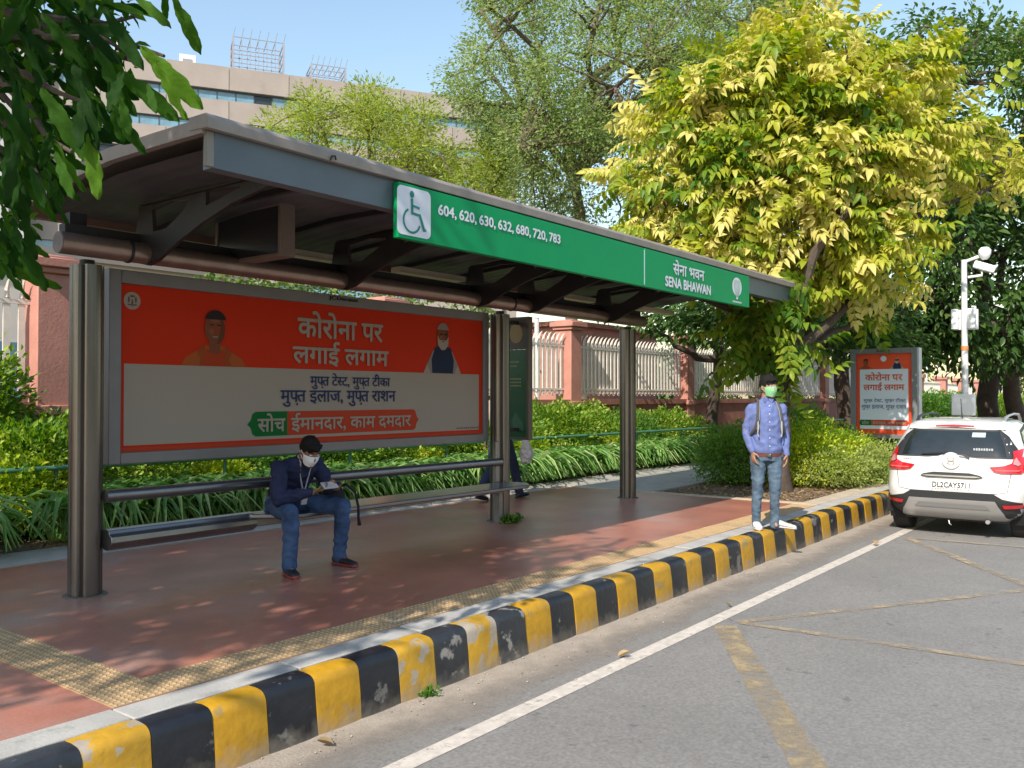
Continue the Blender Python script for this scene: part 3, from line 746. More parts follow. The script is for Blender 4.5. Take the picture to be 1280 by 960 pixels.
M_po = mat('print_orange', (.36, .085, .02), .6, spec=.12); M_po2 = mat('print_dark_orange', (.36, .045, .012), .6, spec=.12); M_ps = mat('print_skin', (.19, .062, .03), .6, spec=.12); M_ph = mat('print_dark', (.03, .02, .02), .6, spec=.12); M_pgy = mat('print_grey', (.24, .20, .18), .6, spec=.12); M_pn = mat('print_navy', (.02, .028, .06), .6, spec=.12)
M_ps2 = mat('print_skin_shade', (.13, .04, .02), .6, spec=.12); M_ps3 = mat('print_skin_light', (.23, .085, .045), .6, spec=.12); M_po3 = mat('print_orange_fold', (.28, .06, .015), .6, spec=.12)
MB().box(x0, x1, 6.30, 6.39, z0, z1).build('sheet', M_pr, pos)
lay = [0]
def fp(dz): return lambda x, z: (x, YP - dz, z)
flat([(3.42, 1.035), (x1 - .055, 1.035), (x1 - .055, 1.648), (3.42, 1.648)], M_pw, pos, fp(.002), 'white_field')
flat([(x0, z0), (x1, z0), (x1, 1.02), (x0, 1.02)], M_pe, pos, fp(.002), 'lower_border')
flat([(x0, 1.02), (3.405, 1.02), (3.405, 1.648), (x0, 1.648)], M_pe, pos, fp(.002), 'side_border')
cx, cz = pq(165, 376)
flat(ell(cx, cz, .066, .066, 28), M_pw, pos, fp(.003), 'emblem_disc')
M_em = mat('print_emblem', (.12, .05, .03), .5)
for (ax, az, rx, rz) in ((0, .035, .022, .008), (-.028, .008, .008, .024), (.028, .008, .008, .024), (0, -.016, .007, .03), (-.022, -.03, .016, .006), (.022, -.03, .016, .006)):
    flat(ell(cx + ax, cz + az, rx, rz, 12), M_em, pos, fp(.005), 'emblem_mark')
def portrait(cx, zb, s, kind, pos=pos, fp=fp, flatm=flat):
    """a generic half figure in flat print; s = head height"""
    hx = .92 if kind == 'robe' else .95
    P = lambda pts, m, d, nm='portrait': flatm([(cx + x * s * hx, zb + z * s) for x, z in pts], m, pos, fp(d), nm)
    if kind == 'robe':
        P([(-1.15, 0), (-1.0, .22), (-.62, .42), (-.35, .58), (.35, .58), (.62, .42), (1.0, .22), (1.15, 0)], M_po, .004, 'portrait_robe')
        P([(-.42, 0), (-.30, .5), (0, .34), (.30, .5), (.42, 0)], M_po2, .006, 'portrait_cloth')
        P([(-.2, .42), (-.2, .75), (.2, .75), (.2, .42), (0, .32)], M_ps, .007)
        P(ell(0, 1.08, .36, .48, 20), M_ps, .008)
        P(ell(.02, 1.30, .37, .30, 16, .1, PI - .1), M_ph, .0095)
        P([(-.2, 1.18), (-.06, 1.2), (-.06, 1.165), (-.2, 1.15)], M_ph, .011); P([(.2, 1.18), (.06, 1.2), (.06, 1.165), (.2, 1.15)], M_ph, .011)
        P([(.36, 1.08), (.33, .85), (.2, .66), (.06, .62), (.14, .85), (.2, 1.1), (.18, 1.4), (.28, 1.35)], M_ps2, .0088)
        P(ell(-.12, .98, .10, .09, 10), M_ps3, .0089); P(ell(.0, 1.3, .16, .06, 12), M_ps3, .0089)
        P([(-.62, .42), (-.5, .2), (-.55, 0), (-.42, 0), (-.36, .3), (-.35, .58)], M_po3, .0065); P([(.62, .42), (.5, .2), (.62, 0), (.42, 0), (.34, .3), (.35, .58)], M_po3, .0065)
        P([(-.12, .85), (.12, .85), (.06, .81), (-.06, .81)], M_pgy, .011, 'portrait_smile')
        P([(-.03, 1.1), (.03, 1.1), (.06, .97), (-.06, .97)], M_po2, .011)
    else:
        P([(-1.1, 0), (-.9, .35), (-.55, .85), (.55, .85), (.9, .35), (1.1, 0)], M_pw, .004, 'portrait_sleeves')
        P([(-.62, 0), (-.66, .5), (-.45, .95), (-.2, 1.05), (.2, 1.05), (.5, .95), (.68, .5), (.60, 0)], M_pn, .006, 'portrait_vest')
        P(ell(0, 1.42, .33, .42, 20), M_ps, .008)
        P([(.33, 1.42), (.28, 1.2), (.14, 1.2), (.18, 1.45), (.14, 1.7), (.25, 1.68)], M_ps2, .0088); P(ell(-.1, 1.36, .08, .07, 10), M_ps3, .0089)
        P([(-.9, .35), (-.72, .0), (-.62, .0), (-.66, .5), (-.5, .88)], M_pgy, .0065, 'portrait_sleeve_fold'); P([(.9, .35), (.72, .0), (.62, .0), (.66, .5), (.5, .88)], M_pgy, .0065, 'portrait_sleeve_fold')
        P(ell(0, 1.56, .36, .34, 16, .25, PI - .25), M_pgy, .009); P([(-.08, 1.22), (.08, 1.22), (.05, 1.19), (-.05, 1.19)], M_ph, .0115)
        P([(-.33, 1.42), (-.30, 1.05), (-.1, .88), (.1, .88), (.30, 1.05), (.33, 1.42), (.2, 1.25), (-.2, 1.25)], M_pw, .010, 'portrait_beard')
        P([(-.22, 1.5), (-.05, 1.5), (-.05, 1.44), (-.22, 1.44)], M_ph, .012); P([(.22, 1.5), (.05, 1.5), (.05, 1.44), (.22, 1.44)], M_ph, .012)
a, zb = pq(268, 456); portrait(a, 1.65, .285, 'robe')
a, _ = pq(553, 468); portrait(a, 1.65, .28, 'vest')
UX = (1, 0, 0); UZ = (0, 0, 1)
def ptext(s, pxl, pyt, pxr, pyb, m, bold, nm='lettering', zb=None, h=None):
    a = pq(pxl, pyb); b = pq(pxr, pyb); pm = (pxl + pxr) / 2; h = h or pq(pm, pyt)[1] - pq(pm, pyb)[1]
    put_text(s, m, pos, (a[0], YP - .008, zb or pq(pm, pyb)[1]), UX, UZ, b[0] - a[0], h, bold, nm)
ptext('कोरोना पर', 371, 392, 478, 425, M_pw, .022)
ptext('लगाई लगाम', 365, 428, 485, 459, M_pw, .022)
ptext('मु{फ़}त टे{स}ट, मु{फ़}त टीका', 387, 467, 487, 487, M_pb, .014)
ptext('मु{फ़}त इलाज, मु{फ़}त राशन', 350, 488, 494, 508, M_pb, .014)
ba = pq(313, 545); bb = pq(518, 541); zt_, zb_ = pq(360, 514)[1], pq(360, 544)[1]
gx = pq(359, 530)[0]; zm = (zt_ + zb_) / 2
flat([(gx, zb_), (gx, zt_), (ba[0] + .05, zt_), (ba[0] + .015, zt_ - .02), (ba[0], zm + .035), (ba[0] - .035, zm), (ba[0], zm - .035), (ba[0] + .015, zb_ + .02), (ba[0] + .05, zb_)], M_pg, pos, fp(.004), 'banner_green')
flat([(gx, zb_), (gx, zt_), (bb[0] - .02, zt_), (bb[0] + .012, zt_ - .02), (bb[0] + .028, zm + .035), (bb[0] + .06, zm), (bb[0] + .028, zm - .035), (bb[0] + .012, zb_ + .02), (bb[0] - .02, zb_)], M_pe, pos, fp(.004), 'banner_red')
ptext('सोच', 321, 513, 356, 541, M_pw, .02, 'lettering', zb_ + .035, zt_ - zb_ - .05)
ptext('ईमानदार, काम दमदार', 363, 514, 513, 545, M_pw, .02, 'lettering', zb_ + .022, zt_ - zb_ - .037)
ec = pq(598, 417)
for dx, dz, rx, rz in ((-.07, .035, .012, .006), (-.055, 0, .008, .02), (.02, -.01, .035, .008), (-.03, -.05, .014, .012), (.05, -.02, .012, .01)):
    flat(ell(ec[0] + dx, ec[1] + dz, rx, rz, 10), M_pe, pos, fp(.004), 'corner_emblem')
for k in range(13):
    fx = pq(570, 540)[0] + k * .032
    flat([(fx, 1.052), (fx + .022, 1.052), (fx + .022, 1.064 + .004 * (k % 3)), (fx, 1.064 + .004 * (k % 2))], M_em, pos, fp(.004), 'small_print')
pj = atY(413, 379, 6.268); put_text('JCDecaux', M_ph, pos, (atY(411, 381, 6.268).x, 6.266, 2.287), UX, UZ, .36, .045, .03, 'maker_lettering')

# ------------------------------------------------------------------ green sign on the fascia
M_green = mat('sign_green', (.0, .28, .09), .5, spec=.2, var=.04, vscale=2); M_sw = mat('sign_white', (.68, .70, .76), .4); M_sg = mat('symbol_green', (.0, .20, .15), .4)
sg = thing('stop_sign_board', 'long green stop name board on the roof fascia with white lettering', 'sign', (7.5, 4.45, 2.7))
YS = 4.43; sx0, sx1 = 4.42, 10.65
MB().box(sx0, 7.945, YS, 4.484, 2.53, 2.925).build('route_board', M_green, sg, bevel=.003)
MB().box(7.965, sx1, YS, 4.484, 2.53, 2.925).build('name_board', M_green, sg, bevel=.003)
MB().box(7.945, 7.965, YS + .002, 4.484, 2.55, 2.905).build('divider', M_sw, sg)
def sq(px, py): v = atY(px, py, YS); return (v.x, v.z)
sf = lambda d: (lambda x, z: (x, YS - d, z))
a = sq(496, 240); c = sq(538, 300)
flat(rrect(a[0], c[0], 2.555, 2.905, .045), M_sw, sg, sf(.003), 'symbol_plate')
cx = (a[0] + c[0]) / 2 - .005
flat(ell(cx - .02, 2.855, .022, .026, 16), M_sg, sg, sf(.005), 'symbol_head')
def ribbon(pts, wd, m, parent, fn, nm):
    L1 = []; L2 = []
    for i, p in enumerate(pts):
        q0 = pts[max(0, i - 1)]; q1 = pts[min(len(pts) - 1, i + 1)]; d = Vector((q1[0] - q0[0], q1[1] - q0[1])).normalized(); n = Vector((-d.y, d.x)) * wd / 2
        L1.append((p[0] + n.x, p[1] + n.y)); L2.append((p[0] - n.x, p[1] - n.y))
    off = origin_of(parent); k = len(L1); me = bpy.data.meshes.new(nm)
    me.from_pydata([tuple(Vector(fn(*p)) - off) for p in L1 + L2], [], [(i, i + 1, k + i + 1, k + i) for i in range(k - 1)]); me.materials.append(m)
    o = bpy.data.objects.new(nm, me); link(o, parent); return o
ribbon([(cx - .02 + .085 * math.cos(t), 2.665 + .085 * math.sin(t)) for t in [R_(115 + k * 12) for k in range(20)]], .016, M_sg, sg, sf(.005), 'symbol_wheel')
ribbon([(cx - .022, 2.825), (cx - .018, 2.72), (cx + .06, 2.715), (cx + .105, 2.61), (cx + .125, 2.62)], .026, M_sg, sg, sf(.007), 'symbol_figure')
ribbon([(cx - .02, 2.775), (cx + .055, 2.765)], .016, M_sg, sg, sf(.009), 'symbol_arm')
a = sq(547, 266); c = sq(700, 302)
nums = ['604,', '620,', '630,', '632,', '680,', '720,', '783']
bw = []
for q_ in nums: v_ = text_pieces(q_)[0]; bw.append((max(v[0] for v in v_) - min(v[0] for v in v_), max(v[1] for v in v_) - min(v[1] for v in v_)))
tot = sum(q_[0] for q_ in bw) + .24 * 6; k_ = (c[0] - a[0]) / tot; xx = a[0]
for q_, (w_, h_) in zip(nums, bw):
    put_text(q_, M_sw, sg, (xx, YS - .004, 2.755 - (h_ - bw[-1][1]) / bw[-1][1] * .082), UX, UZ, w_ * k_, .082 * h_ / bw[-1][1], .03, 'route_number'); xx += (w_ + .24) * k_
a = sq(841, 350); c = sq(880, 355); put_text('सेना भवन', M_sw, sg, (a[0], YS - .004, 2.725), UX, UZ, c[0] - a[0], .165, .02, 'name_lettering')
a = sq(831, 360); c = sq(888, 372); put_text('SENA BHAWAN', M_sw, sg, (a[0], YS - .004, 2.578), UX, UZ, c[0] - a[0], .115, .035, 'name_lettering')
cx, _ = sq(921, 365)
flat(ell(cx, 2.755, .14, .115, 26), M_sw, sg, sf(.003), 'logo_disc')
for k in (-2, -1, 0, 1, 2):
    ribbon([(cx + k * .012, 2.625), (cx + k * .032, 2.70), (cx + k * .045, 2.78), (cx + k * .028, 2.835)], .008, M_green, sg, sf(.005), 'logo_petal')
flat([(cx - .02, 2.60), (cx + .02, 2.60), (cx + .05, 2.66), (cx - .05, 2.66)], M_sw, sg, sf(.0045), 'logo_stem')
for q_ in range(8): flat([(cx - .13 + q_ * .034, 2.557), (cx - .106 + q_ * .034, 2.557), (cx - .106 + q_ * .034, 2.577), (cx - .13 + q_ * .034, 2.577)], M_sw, sg, sf(.003), 'small_print')

# route information panel beyond the middle post
inf = thing('route_panel', 'narrow dark green route information panel beside the middle post', 'information panel', (8.2, 6.3, 0))
M_dg = mat('panel_green', (.012, .085, .035), .3, var=.2, vscale=2); M_dkf = mat('panel_frame', (.10, .075, .06), .5); M_gold = mat('panel_gold', (.35, .20, .05), .4); M_py = mat('panel_text', (.35, .33, .16), .5)
b = MB(); b.box(8.16, 8.24, 6.065, 6.10, .90, 2.33); b.box(8.16, 8.24, 6.42, 6.45, .90, 2.33); b.box(8.16, 8.24, 6.10, 6.42, 2.295, 2.33); b.box(8.16, 8.24, 6.10, 6.42, .90, .93)
b.build('frame', M_dkf, inf, bevel=.003)
MB().box(8.18, 8.22, 6.10, 6.42, .93, 1.95).build('map_sheet', M_dg, inf); MB().box(8.18, 8.22, 6.10, 6.42, 1.955, 2.295).build('header_sheet', M_dkf, inf)
xf = lambda d: (lambda y, z: (8.18 - d, y, z))
flat(ell(6.26, 2.14, .095, .115, 20), M_gold, inf, xf(.002), 'header_emblem')
for k, (ln, z) in enumerate(((.20, 1.80), (.16, 1.75), (.22, 1.60), (.22, 1.56), (.22, 1.52), (.07, 1.48))):
    for q in range(int(ln / .03)): flat([(6.39 - q * .03, z), (6.37 - q * .03, z), (6.37 - q * .03, z + .018), (6.39 - q * .03, z + .018)], M_py, inf, xf(.002), 'small_print')
b = MB(); b.box(7.9, 8.16, 6.2, 6.24, 2.24, 2.28); b.box(7.9, 8.16, 6.2, 6.24, 1.0, 1.04); b.build('mounting_arm', M_dark, inf)
flat([(6.15, 1.0), (6.3, 1.02), (6.33, 1.12), (6.27, 1.22), (6.22, 1.16), (6.16, 1.1)], mat('panel_pale_green', (.06, .14, .08), .4), inf, xf(.002), 'map_patch')

# ------------------------------------------------------------------ free-standing advertising panel
AX = 16.0
ad = thing('advertising_panel', 'upright poster box with red top and white Hindi print behind the shrubs', 'advertising panel', (16, 4.25, 0))
M_adf = mat('ad_frame_grey', (.16, .17, .18), .5, metal=.3); M_ads = mat('ad_side_silver', (.50, .52, .56), .4, metal=.4)
ya, yb, za, zb2 = 3.68, 4.78, .68, 2.24
b = MB(); b.box(15.98, 16.1, ya, ya + .09, za, zb2); b.box(15.98, 16.1, yb - .09, yb, za, zb2); b.box(15.98, 16.1, ya + .09, yb - .09, zb2 - .09, zb2); b.box(15.98, 16.1, ya + .09, yb - .09, za, za + .07); b.build('frame', M_adf, ad, bevel=.004)
MB().box(16.1, 16.3, ya - .005, yb + .005, za - .005, zb2 + .005).build('case', M_ads, ad, bevel=.01)
MB().box(16.02, 16.1, ya + .09, yb - .09, za + .07, zb2 - .09).build('sheet', mat('ad_red', (.62, .06, .015), .4), ad)
MB().box(16.12, 16.22, 4.68, 4.76, 0, za).build('leg', M_ads, ad); MB().box(16.12, 16.22, 3.70, 3.78, 0, za).build('leg', M_ads, ad)
M_aw = mat('ad_white', (.52, .58, .66), .4)
af = lambda d: (lambda y, z: (16.02 - d, y, z))
y0, y1 = ya + .09, yb - .09
flat([(y0 + .06, za + .16), (y1 - .06, za + .16), (y1 - .06, 1.88), (y0 + .06, 1.88)], M_aw, ad, af(.003), 'white_field')
afm = lambda d: (lambda y, z: (16.02 - d, 2 * 4.23 - y, z))
portrait(4.23 - .30, 1.88, .115, 'robe', ad, afm); portrait(4.23 + .22, 1.88, .105, 'vest', ad, afm)
flat(ell(4.23, 2.06, .05, .05, 16), M_aw, ad, af(.004), 'emblem_disc')
uy = (0, -1, 0)
def at_(s, yl, zl, wd, h, m, bo): put_text(s, m, ad, (16.02 - .006, yl, zl), uy, UZ, wd, h, bo)
M_ar = mat('ad_letter_red', (.50, .08, .04), .4)
at_('कोरोना पर', 4.54, 1.68, .62, .15, M_ar, .025); at_('लगाई लगाम', 4.57, 1.50, .68, .15, M_ar, .025)
M_ab = mat('ad_blue', (.08, .14, .28), .4)
at_('मु{फ़}त टे{स}ट, मु{फ़}त टीका', 4.57, 1.29, .70, .09, M_ab, .015); at_('मु{फ़}त इलाज, मु{फ़}त राशन', 4.60, 1.17, .74, .09, M_ab, .015)
flat([(4.62, .90), (4.44, .90), (4.44, 1.0), (4.62, 1.0), (4.65, .95)], M_pg, ad, af(.004), 'banner_green'); flat([(4.44, .90), (3.85, .90), (3.82, .95), (3.85, 1.0), (4.44, 1.0)], M_pe, ad, af(.004), 'banner_red')
at_('सोच', 4.60, .915, .12, .07, M_pw, .02); at_('ईमानदार, काम दमदार', 4.42, .915, .55, .07, M_pw, .02)
put_text('JCDecaux', M_ph, ad, (15.976, 4.34, 2.175), uy, UZ, .22, .035, .03, 'maker_lettering')

# CCTV pole
CX, CY = 22.0, 4.06
cp = thing('camera_pole', 'tall white pole with two security cameras and control boxes behind the car', 'camera pole', (CX, CY, 0))
M_cpw = mat('pole_white', (.66, .66, .66), .4, var=.05); M_bx = mat('box_white', (.80, .80, .80), .5)
MB().tube([(CX, CY, -.1), (CX, CY, 4.5)], [.078, .060], 16).build('pole', M_cpw, cp, smooth=True)
MB().tube([(CX, CY, 2.45), (CX, CY, 2.55)], .078, 16).build('orange_band', mat('orange_band', (.7, .25, .08), .5), cp, smooth=True)
MB().box(CX - .25, CX - .10, CY - .24, CY + .24, .98, 1.46).build('control_box', M_bx, cp, bevel=.02)
b = MB(); b.box(CX - .2, CX - .09, CY + .1, CY + .24, 2.92, 3.38); b.box(CX - .2, CX - .09, CY - .26, CY - .09, 2.92, 3.38); b.box(CX + .09, CX + .16, CY - .26, CY + .24, 2.92, 3.38); b.build('junction_box', M_bx, cp, bevel=.015)
c1 = MB().cbox((CX, CY - .42, 4.30), .18, .46, .17, Matrix.Rotation(R_(22), 3, 'X')); c1 = c1.build('camera', M_bx, cp, bevel=.03)
MB().tube([(CX, CY - .08, 4.10), (CX, CY - .36, 4.12), (CX, CY - .36, 4.22)], .03, 8).build('camera_arm', M_bx, c1, smooth=True)
MB().tube([(CX, CY - .635, 4.21), (CX, CY - .66, 4.20)], .06, 12).build('lens', mat('lens_black', (.02, .02, .02), .1), c1, smooth=True)
c2 = MB().tube([(CX, CY - .42, 4.74), (CX, CY - .42, 4.68), (CX, CY - .42, 4.60), (CX, CY - .42, 4.52), (CX, CY - .42, 4.47)], [.08, .13, .13, .10, .05], 16).build('dome_camera', M_bx, cp, smooth=True)
MB().tube([(CX, CY, 4.45), (CX, CY - .3, 4.55)], .035, 8).build('camera_arm', M_bx, c2, smooth=True)

# slatted bin glimpsed under the poster
p = atz(578, 612); bp_ = thing('bin', 'small slatted bin with blue lid glimpsed under the poster', 'bin', (12.0, 9.75, 0))
for k in range(8): MB().box(11.70 + k * .075, 11.75 + k * .075, 9.70, 9.73, .1, .68).build('slat', mat('weathered_slat', (.42, .32, .24), .8, var=.2), bp_)
MB().box(11.68, 12.3, 9.68, 9.98, .68, .80).build('lid', mat('lid_blue', (.05, .25, .50), .5), bp_, bevel=.02)
#@@PEOPLE@@
# ================================================================== PEOPLE
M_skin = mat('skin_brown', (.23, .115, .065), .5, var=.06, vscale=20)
M_skin2 = mat('skin_light_brown', (.34, .18, .11), .5, var=.06, vscale=20)  # lighter brown skin of the standing man
M_hair = mat('black_hair', (.009, .008, .008), .75, spec=.25, bump=.5, bscale=120)
M_eye = mat('eye_white', (.6, .58, .55), .3); M_iris = mat('eye_dark', (.02, .012, .01), .2)
def remesh(mb, name, m, parent, voxel, smooth=3, folds=0, fscale=9, fstretch=(1, 1, 1), seed=0):
    off = origin_of(parent)
    me = mb.mesh(name, off); o = bpy.data.objects.new(name, me); COL.objects.link(o)
    r = o.modifiers.new('r', 'REMESH'); r.mode = 'VOXEL'; r.voxel_size = voxel; r.use_smooth_shade = True
    s = o.modifiers.new('s', 'SMOOTH'); s.factor = .5; s.iterations = smooth
    dg = bpy.context.evaluated_depsgraph_get(); dg.update()
    me2 = bpy.data.meshes.new_from_object(o.evaluated_get(dg)); bpy.data.objects.remove(o)
    me2.name = name; me2.materials.clear(); me2.materials.append(m)
    if folds:
        nr = [v.normal.copy() for v in me2.vertices]
        for v, n_ in zip(me2.vertices, nr):
            p = Vector((v.co.x * fstretch[0], v.co.y * fstretch[1], v.co.z * fstretch[2])) * fscale + Vector((seed, seed, seed))
            d = mnoise.noise(p); d2 = mnoise.noise(p * 2.3)
            v.co += n_ * (folds * (1 - abs(d) * 3.2) * .5 + folds * .35 * d2)
    me2.polygons.foreach_set('use_smooth', [True] * len(me2.polygons))
    o2 = bpy.data.objects.new(name, me2); link(o2, parent); return o2
def ellip(mb, c, ax, n=12, m=8):
    """ellipsoid; ax = three world vectors"""
    c = Vector(c); rings = []
    for i in range(m + 1):
        t = PI * (i + .02) / (m + .04); rings.append([c + ax[0] * (math.sin(t) * math.cos(2 * PI * j / n)) + ax[1] * (math.sin(t) * math.sin(2 * PI * j / n)) + ax[2] * math.cos(t) for j in range(n)])
    mb.rings(rings)
def limb(mb, pts, rad, n=12):
    """tapered limb with rounded ends"""
    P = [Vector(p) for p in pts]
    out = []; rr = []
    for i in range(len(P) - 1):
        for k in range(4): t = k / 4; out.append(P[i].lerp(P[i + 1], t)); rr.append(rad[i] * (1 - t) + rad[i + 1] * t)
    out.append(P[-1]); rr.append(rad[-1])
    mb.tube(out, rr, n)
    for p, r in zip(P, rad): ellip(mb, p, (Vector((r, 0, 0)), Vector((0, r, 0)), Vector((0, 0, r))), 10, 6)
def hand(mb, wrist, d, nrm, side, curl=.5, s=1.0):
    """palm, four fingers and a thumb; d along the hand, nrm out of the palm, side = thumb side"""
    w = Vector(wrist); d = Vector(d).normalized(); nrm = (Vector(nrm) - d * Vector(nrm).dot(d)).normalized(); sd = d.cross(nrm) * (1 if side > 0 else -1)
    pc = w + d * .045 * s
    ellip(mb, pc, (sd * .038 * s, nrm * .015 * s, d * .050 * s), 12, 8)
    for k, (o_, L_) in enumerate(((.027, .068), (.009, .075), (-.009, .070), (-.026, .055))):
        b = w + d * .083 * s + sd * o_ * s; a = 0; p = [b - d * .02 * s, b]; cur = b
        for q in range(3):
            a += curl * (.75 + .12 * k); dd = d * math.cos(a) + nrm * math.sin(a); cur = cur + dd * (L_ * (.42, .32, .26)[q]) * s; p.append(cur)
        mb.tube(p, [.0095 * s, .0098 * s, .0090 * s, .0082 * s, .0068 * s], 8)
        ellip(mb, cur, (Vector((.0068, 0, 0)) * s, Vector((0, .0068, 0)) * s, Vector((0, 0, .0068)) * s), 6, 4)
    t0 = w + d * .022 * s + sd * .030 * s; t1 = t0 + (d * .5 + sd * .75 + nrm * .35).normalized() * .034 * s; t2 = t1 + (d * .85 + sd * .25 + nrm * .5).normalized() * .030 * s
    mb.tube([w + d * .02 * s + sd * .012 * s, t0, t1, t2], [.014 * s, .0135 * s, .0105 * s, .008 * s], 8); ellip(mb, t2, (Vector((.008, 0, 0)) * s, Vector((0, .008, 0)) * s, Vector((0, 0, .008)) * s), 6, 4)
def frame(f, u):
    f = Vector(f).normalized(); u = (Vector(u) - f * Vector(u).dot(f)).normalized(); return f.cross(u), f, u     # right, front, up
def head(mb, c, f, u, s=1.0):
    r, f, u = frame(f, u); c = Vector(c)
    n, m = 20, 16; rings = []
    for i in range(m + 1):
        t = PI * (i + .03) / (m + .06); z = math.cos(t)
        ring = []
        for j in range(n):
            a = 2 * PI * j / n; x = math.sin(t) * math.cos(a); y = math.sin(t) * math.sin(a)
            X = x * .074; Y = y * .092; Z = z * .115
            if z < 0: X *= 1 - .30 * (-z) ** 1.3; Y = Y * (1 - .12 * -z) + .012 * (-z)
            if y < -.1 and z < -.1: Y *= 1 - .25 * (-z)
            if y > .6: Y -= .004
            ring.append(c + (r * X + f * Y + u * Z) * s)
        rings.append(ring)
    mb.rings(rings)
    P = lambda x, y, z: c + (r * x + f * y + u * z) * s
    mb.tube([P(0, .082, .018), P(0, .100, -.012), P(0, .104, -.026), P(0, .088, -.036)], [.009 * s, .011 * s, .014 * s, .010 * s], 8)   # nose
    ellip(mb, P(0, .084, -.060), (r * .024 * s, f * .012 * s, u * .010 * s), 10, 6)                                      # lips
    ellip(mb, P(0, .070, -.095), (r * .026 * s, f * .024 * s, u * .020 * s), 10, 6)                                      # chin
    for q in (-1, 1):
        ellip(mb, P(.076 * q, -.006, -.008), (r * .009 * s, f * .018 * s, u * .031 * s), 8, 6)                            # ears
        ellip(mb, P(.030 * q, .080, .030), (r * .020 * s, f * .008 * s, u * .006 * s), 8, 5)                              # brow ridge
    return P, r, f, u
def face_parts(P, r, f, u, parent, s=1.0):
    for q in (-1, 1):
        b = MB(); ellip(b, P(.030 * q, .078, .010), (r * .0135 * s, f * .011 * s, u * .0085 * s), 10, 6); e = b.build('eye', M_eye, parent, smooth=True)
        b = MB(); ellip(b, P(.030 * q, .0865, .009), (r * .006 * s, f * .004 * s, u * .006 * s), 8, 5); b.build('iris', M_iris, e, smooth=True)
        b = MB(); b.tube([P(.012 * q, .094, .034), P(.030 * q, .092, .040), P(.050 * q, .080, .034)], [.003 * s, .004 * s, .002 * s], 6); b.build('eyebrow', M_hair, parent, smooth=True)
def hair(P, r, f, u, parent, s=1.0, fringe=.03, m=None):
    b = MB(); n, k = 22, 14; rings = []
    c = P(0, -.012, .034)
    for i in range(k + 1):
        t = PI * (i + .03) / (k + .06); ring = []
        for j in range(n):
            a = 2 * PI * j / n; v = Vector((math.sin(t) * math.cos(a), math.sin(t) * math.sin(a), math.cos(t)))
            q = 1 + .07 * mnoise.noise(v * 4 + Vector((3, 1, 2))) + .05 * mnoise.noise(v * 11)
            if v.y < 0 and v.z < 0: q *= 1.0
            ring.append(c + (r * v.x * .081 + f * v.y * .096 + u * v.z * .098) * q * s)
        rings.append(ring)
    b.rings(rings)
    for i in range(16):
        x = -.055 + .11 * i / 15; p0 = P(x, .070 - abs(x) * .35, .095); p1 = P(x + .01, .094 - abs(x) * .5, .072); p2 = P(x + .022, .094 - abs(x) * .55, .072 - fringe + .012 * math.sin(i * 2.1))
        b.tube([p0, p1, p2], [.013 * s, .011 * s, .003 * s], 6)
    return b.build('hair', m or M_hair, parent, smooth=True)
def mask(P, r, f, u, parent, m, s=1.0):
    b = MB(); rows = []; rows2 = []
    for i in range(9):
        v = i / 8; z = .006 - .108 * v; row = []; row2 = []
        for j in range(13):
            a = R_(-78 + 156 * j / 12); k = math.cos(a)
            rad = 1 + .16 * math.exp(-((v - .42) / .35) ** 2) * k
            X = math.sin(a) * .076 * (1 - .30 * v ** 1.4); Y = (.028 + .076 * k) * rad * (1 - .10 * v ** 2) - .006
            zz = z - .012 * (1 - k) * (1 - v) + .016 * (1 - k) * v
            row.append(P(X, Y, zz)); row2.append(P(X * .96, Y - .006, zz))
        rows.append(row); rows2.append(row2)
    b.sheet(rows); b.sheet(rows2)
    o = b.build('mask', m, parent, smooth=True)
    b = MB()
    for q in (-1, 1):
        b.tube([P(.070 * q, .045, -.010), P(.083 * q, .0, .012), P(.082 * q, -.020, -.005), P(.070 * q, .035, -.050)], .0022, 5)
    b.build('mask_loop', m, parent); return o
def torso(mb, secs, n=18):
    """secs: (centre, right, front, half width, half depth)"""
    rings = []
    for c, r, f, a, b_ in secs:
        c = Vector(c); r = Vector(r).normalized(); f = Vector(f).normalized()
        rings.append([c + r * a * math.copysign(abs(math.cos(t)) ** .85, math.cos(t)) + f * b_ * math.copysign(abs(math.sin(t)) ** .9, math.sin(t)) for t in [2 * PI * j / n for j in range(n)]])
    mb.rings(rings)
def shoe(heel, toe, m_up, m_sole, parent, wd=.045, h=.075):
    h *= 1.18
    hl = Vector(heel); tt = Vector(toe); d = (tt - hl).normalized(); sd = d.cross(Vector((0, 0, 1))).normalized(); L_ = (tt - hl).length; z0 = hl.z
    def ring(t, a, hh, zlo): 
        c = hl + d * L_ * t; return [c + sd * a * math.cos(q) + Vector((0, 0, zlo + (hh - zlo) * (.5 + .5 * math.sin(q)))) for q in [2 * PI * j / 12 for j in range(12)]]
    b = MB(); b.rings([ring(t, a, hh, .018) for t, a, hh in ((-.02, .012, .05), (.02, wd * .72, h), (.15, wd * .8, h + .012), (.35, wd * .85, h), (.55, wd * .95, h * .78), (.75, wd, h * .62), (.93, wd * .86, h * .55), (1.0, wd * .55, h * .46), (1.025, wd * .2, h * .36))])
    o = b.build('shoe', m_up, parent, smooth=True)
    b = MB(); b.rings([ring(t, a, .026, 0) for t, a in ((-.03, .01), (0, wd * .8), (.3, wd * .85), (.6, wd * 1.02), (.8, wd * 1.05), (.95, wd * .92), (1.02, wd * .6), (1.045, wd * .2))]); b.build('sole', m_sole, o, smooth=True)
    b = MB()
    for t in (.38, .47, .56): c = hl + d * L_ * t; b.tube([c - sd * wd * .45 + Vector((0, 0, h * .80)), c + Vector((0, 0, h * (1.06 - t * .4))), c + sd * wd * .45 + Vector((0, 0, h * .80))], .003, 5)
    b.build('laces', m_sole, o)
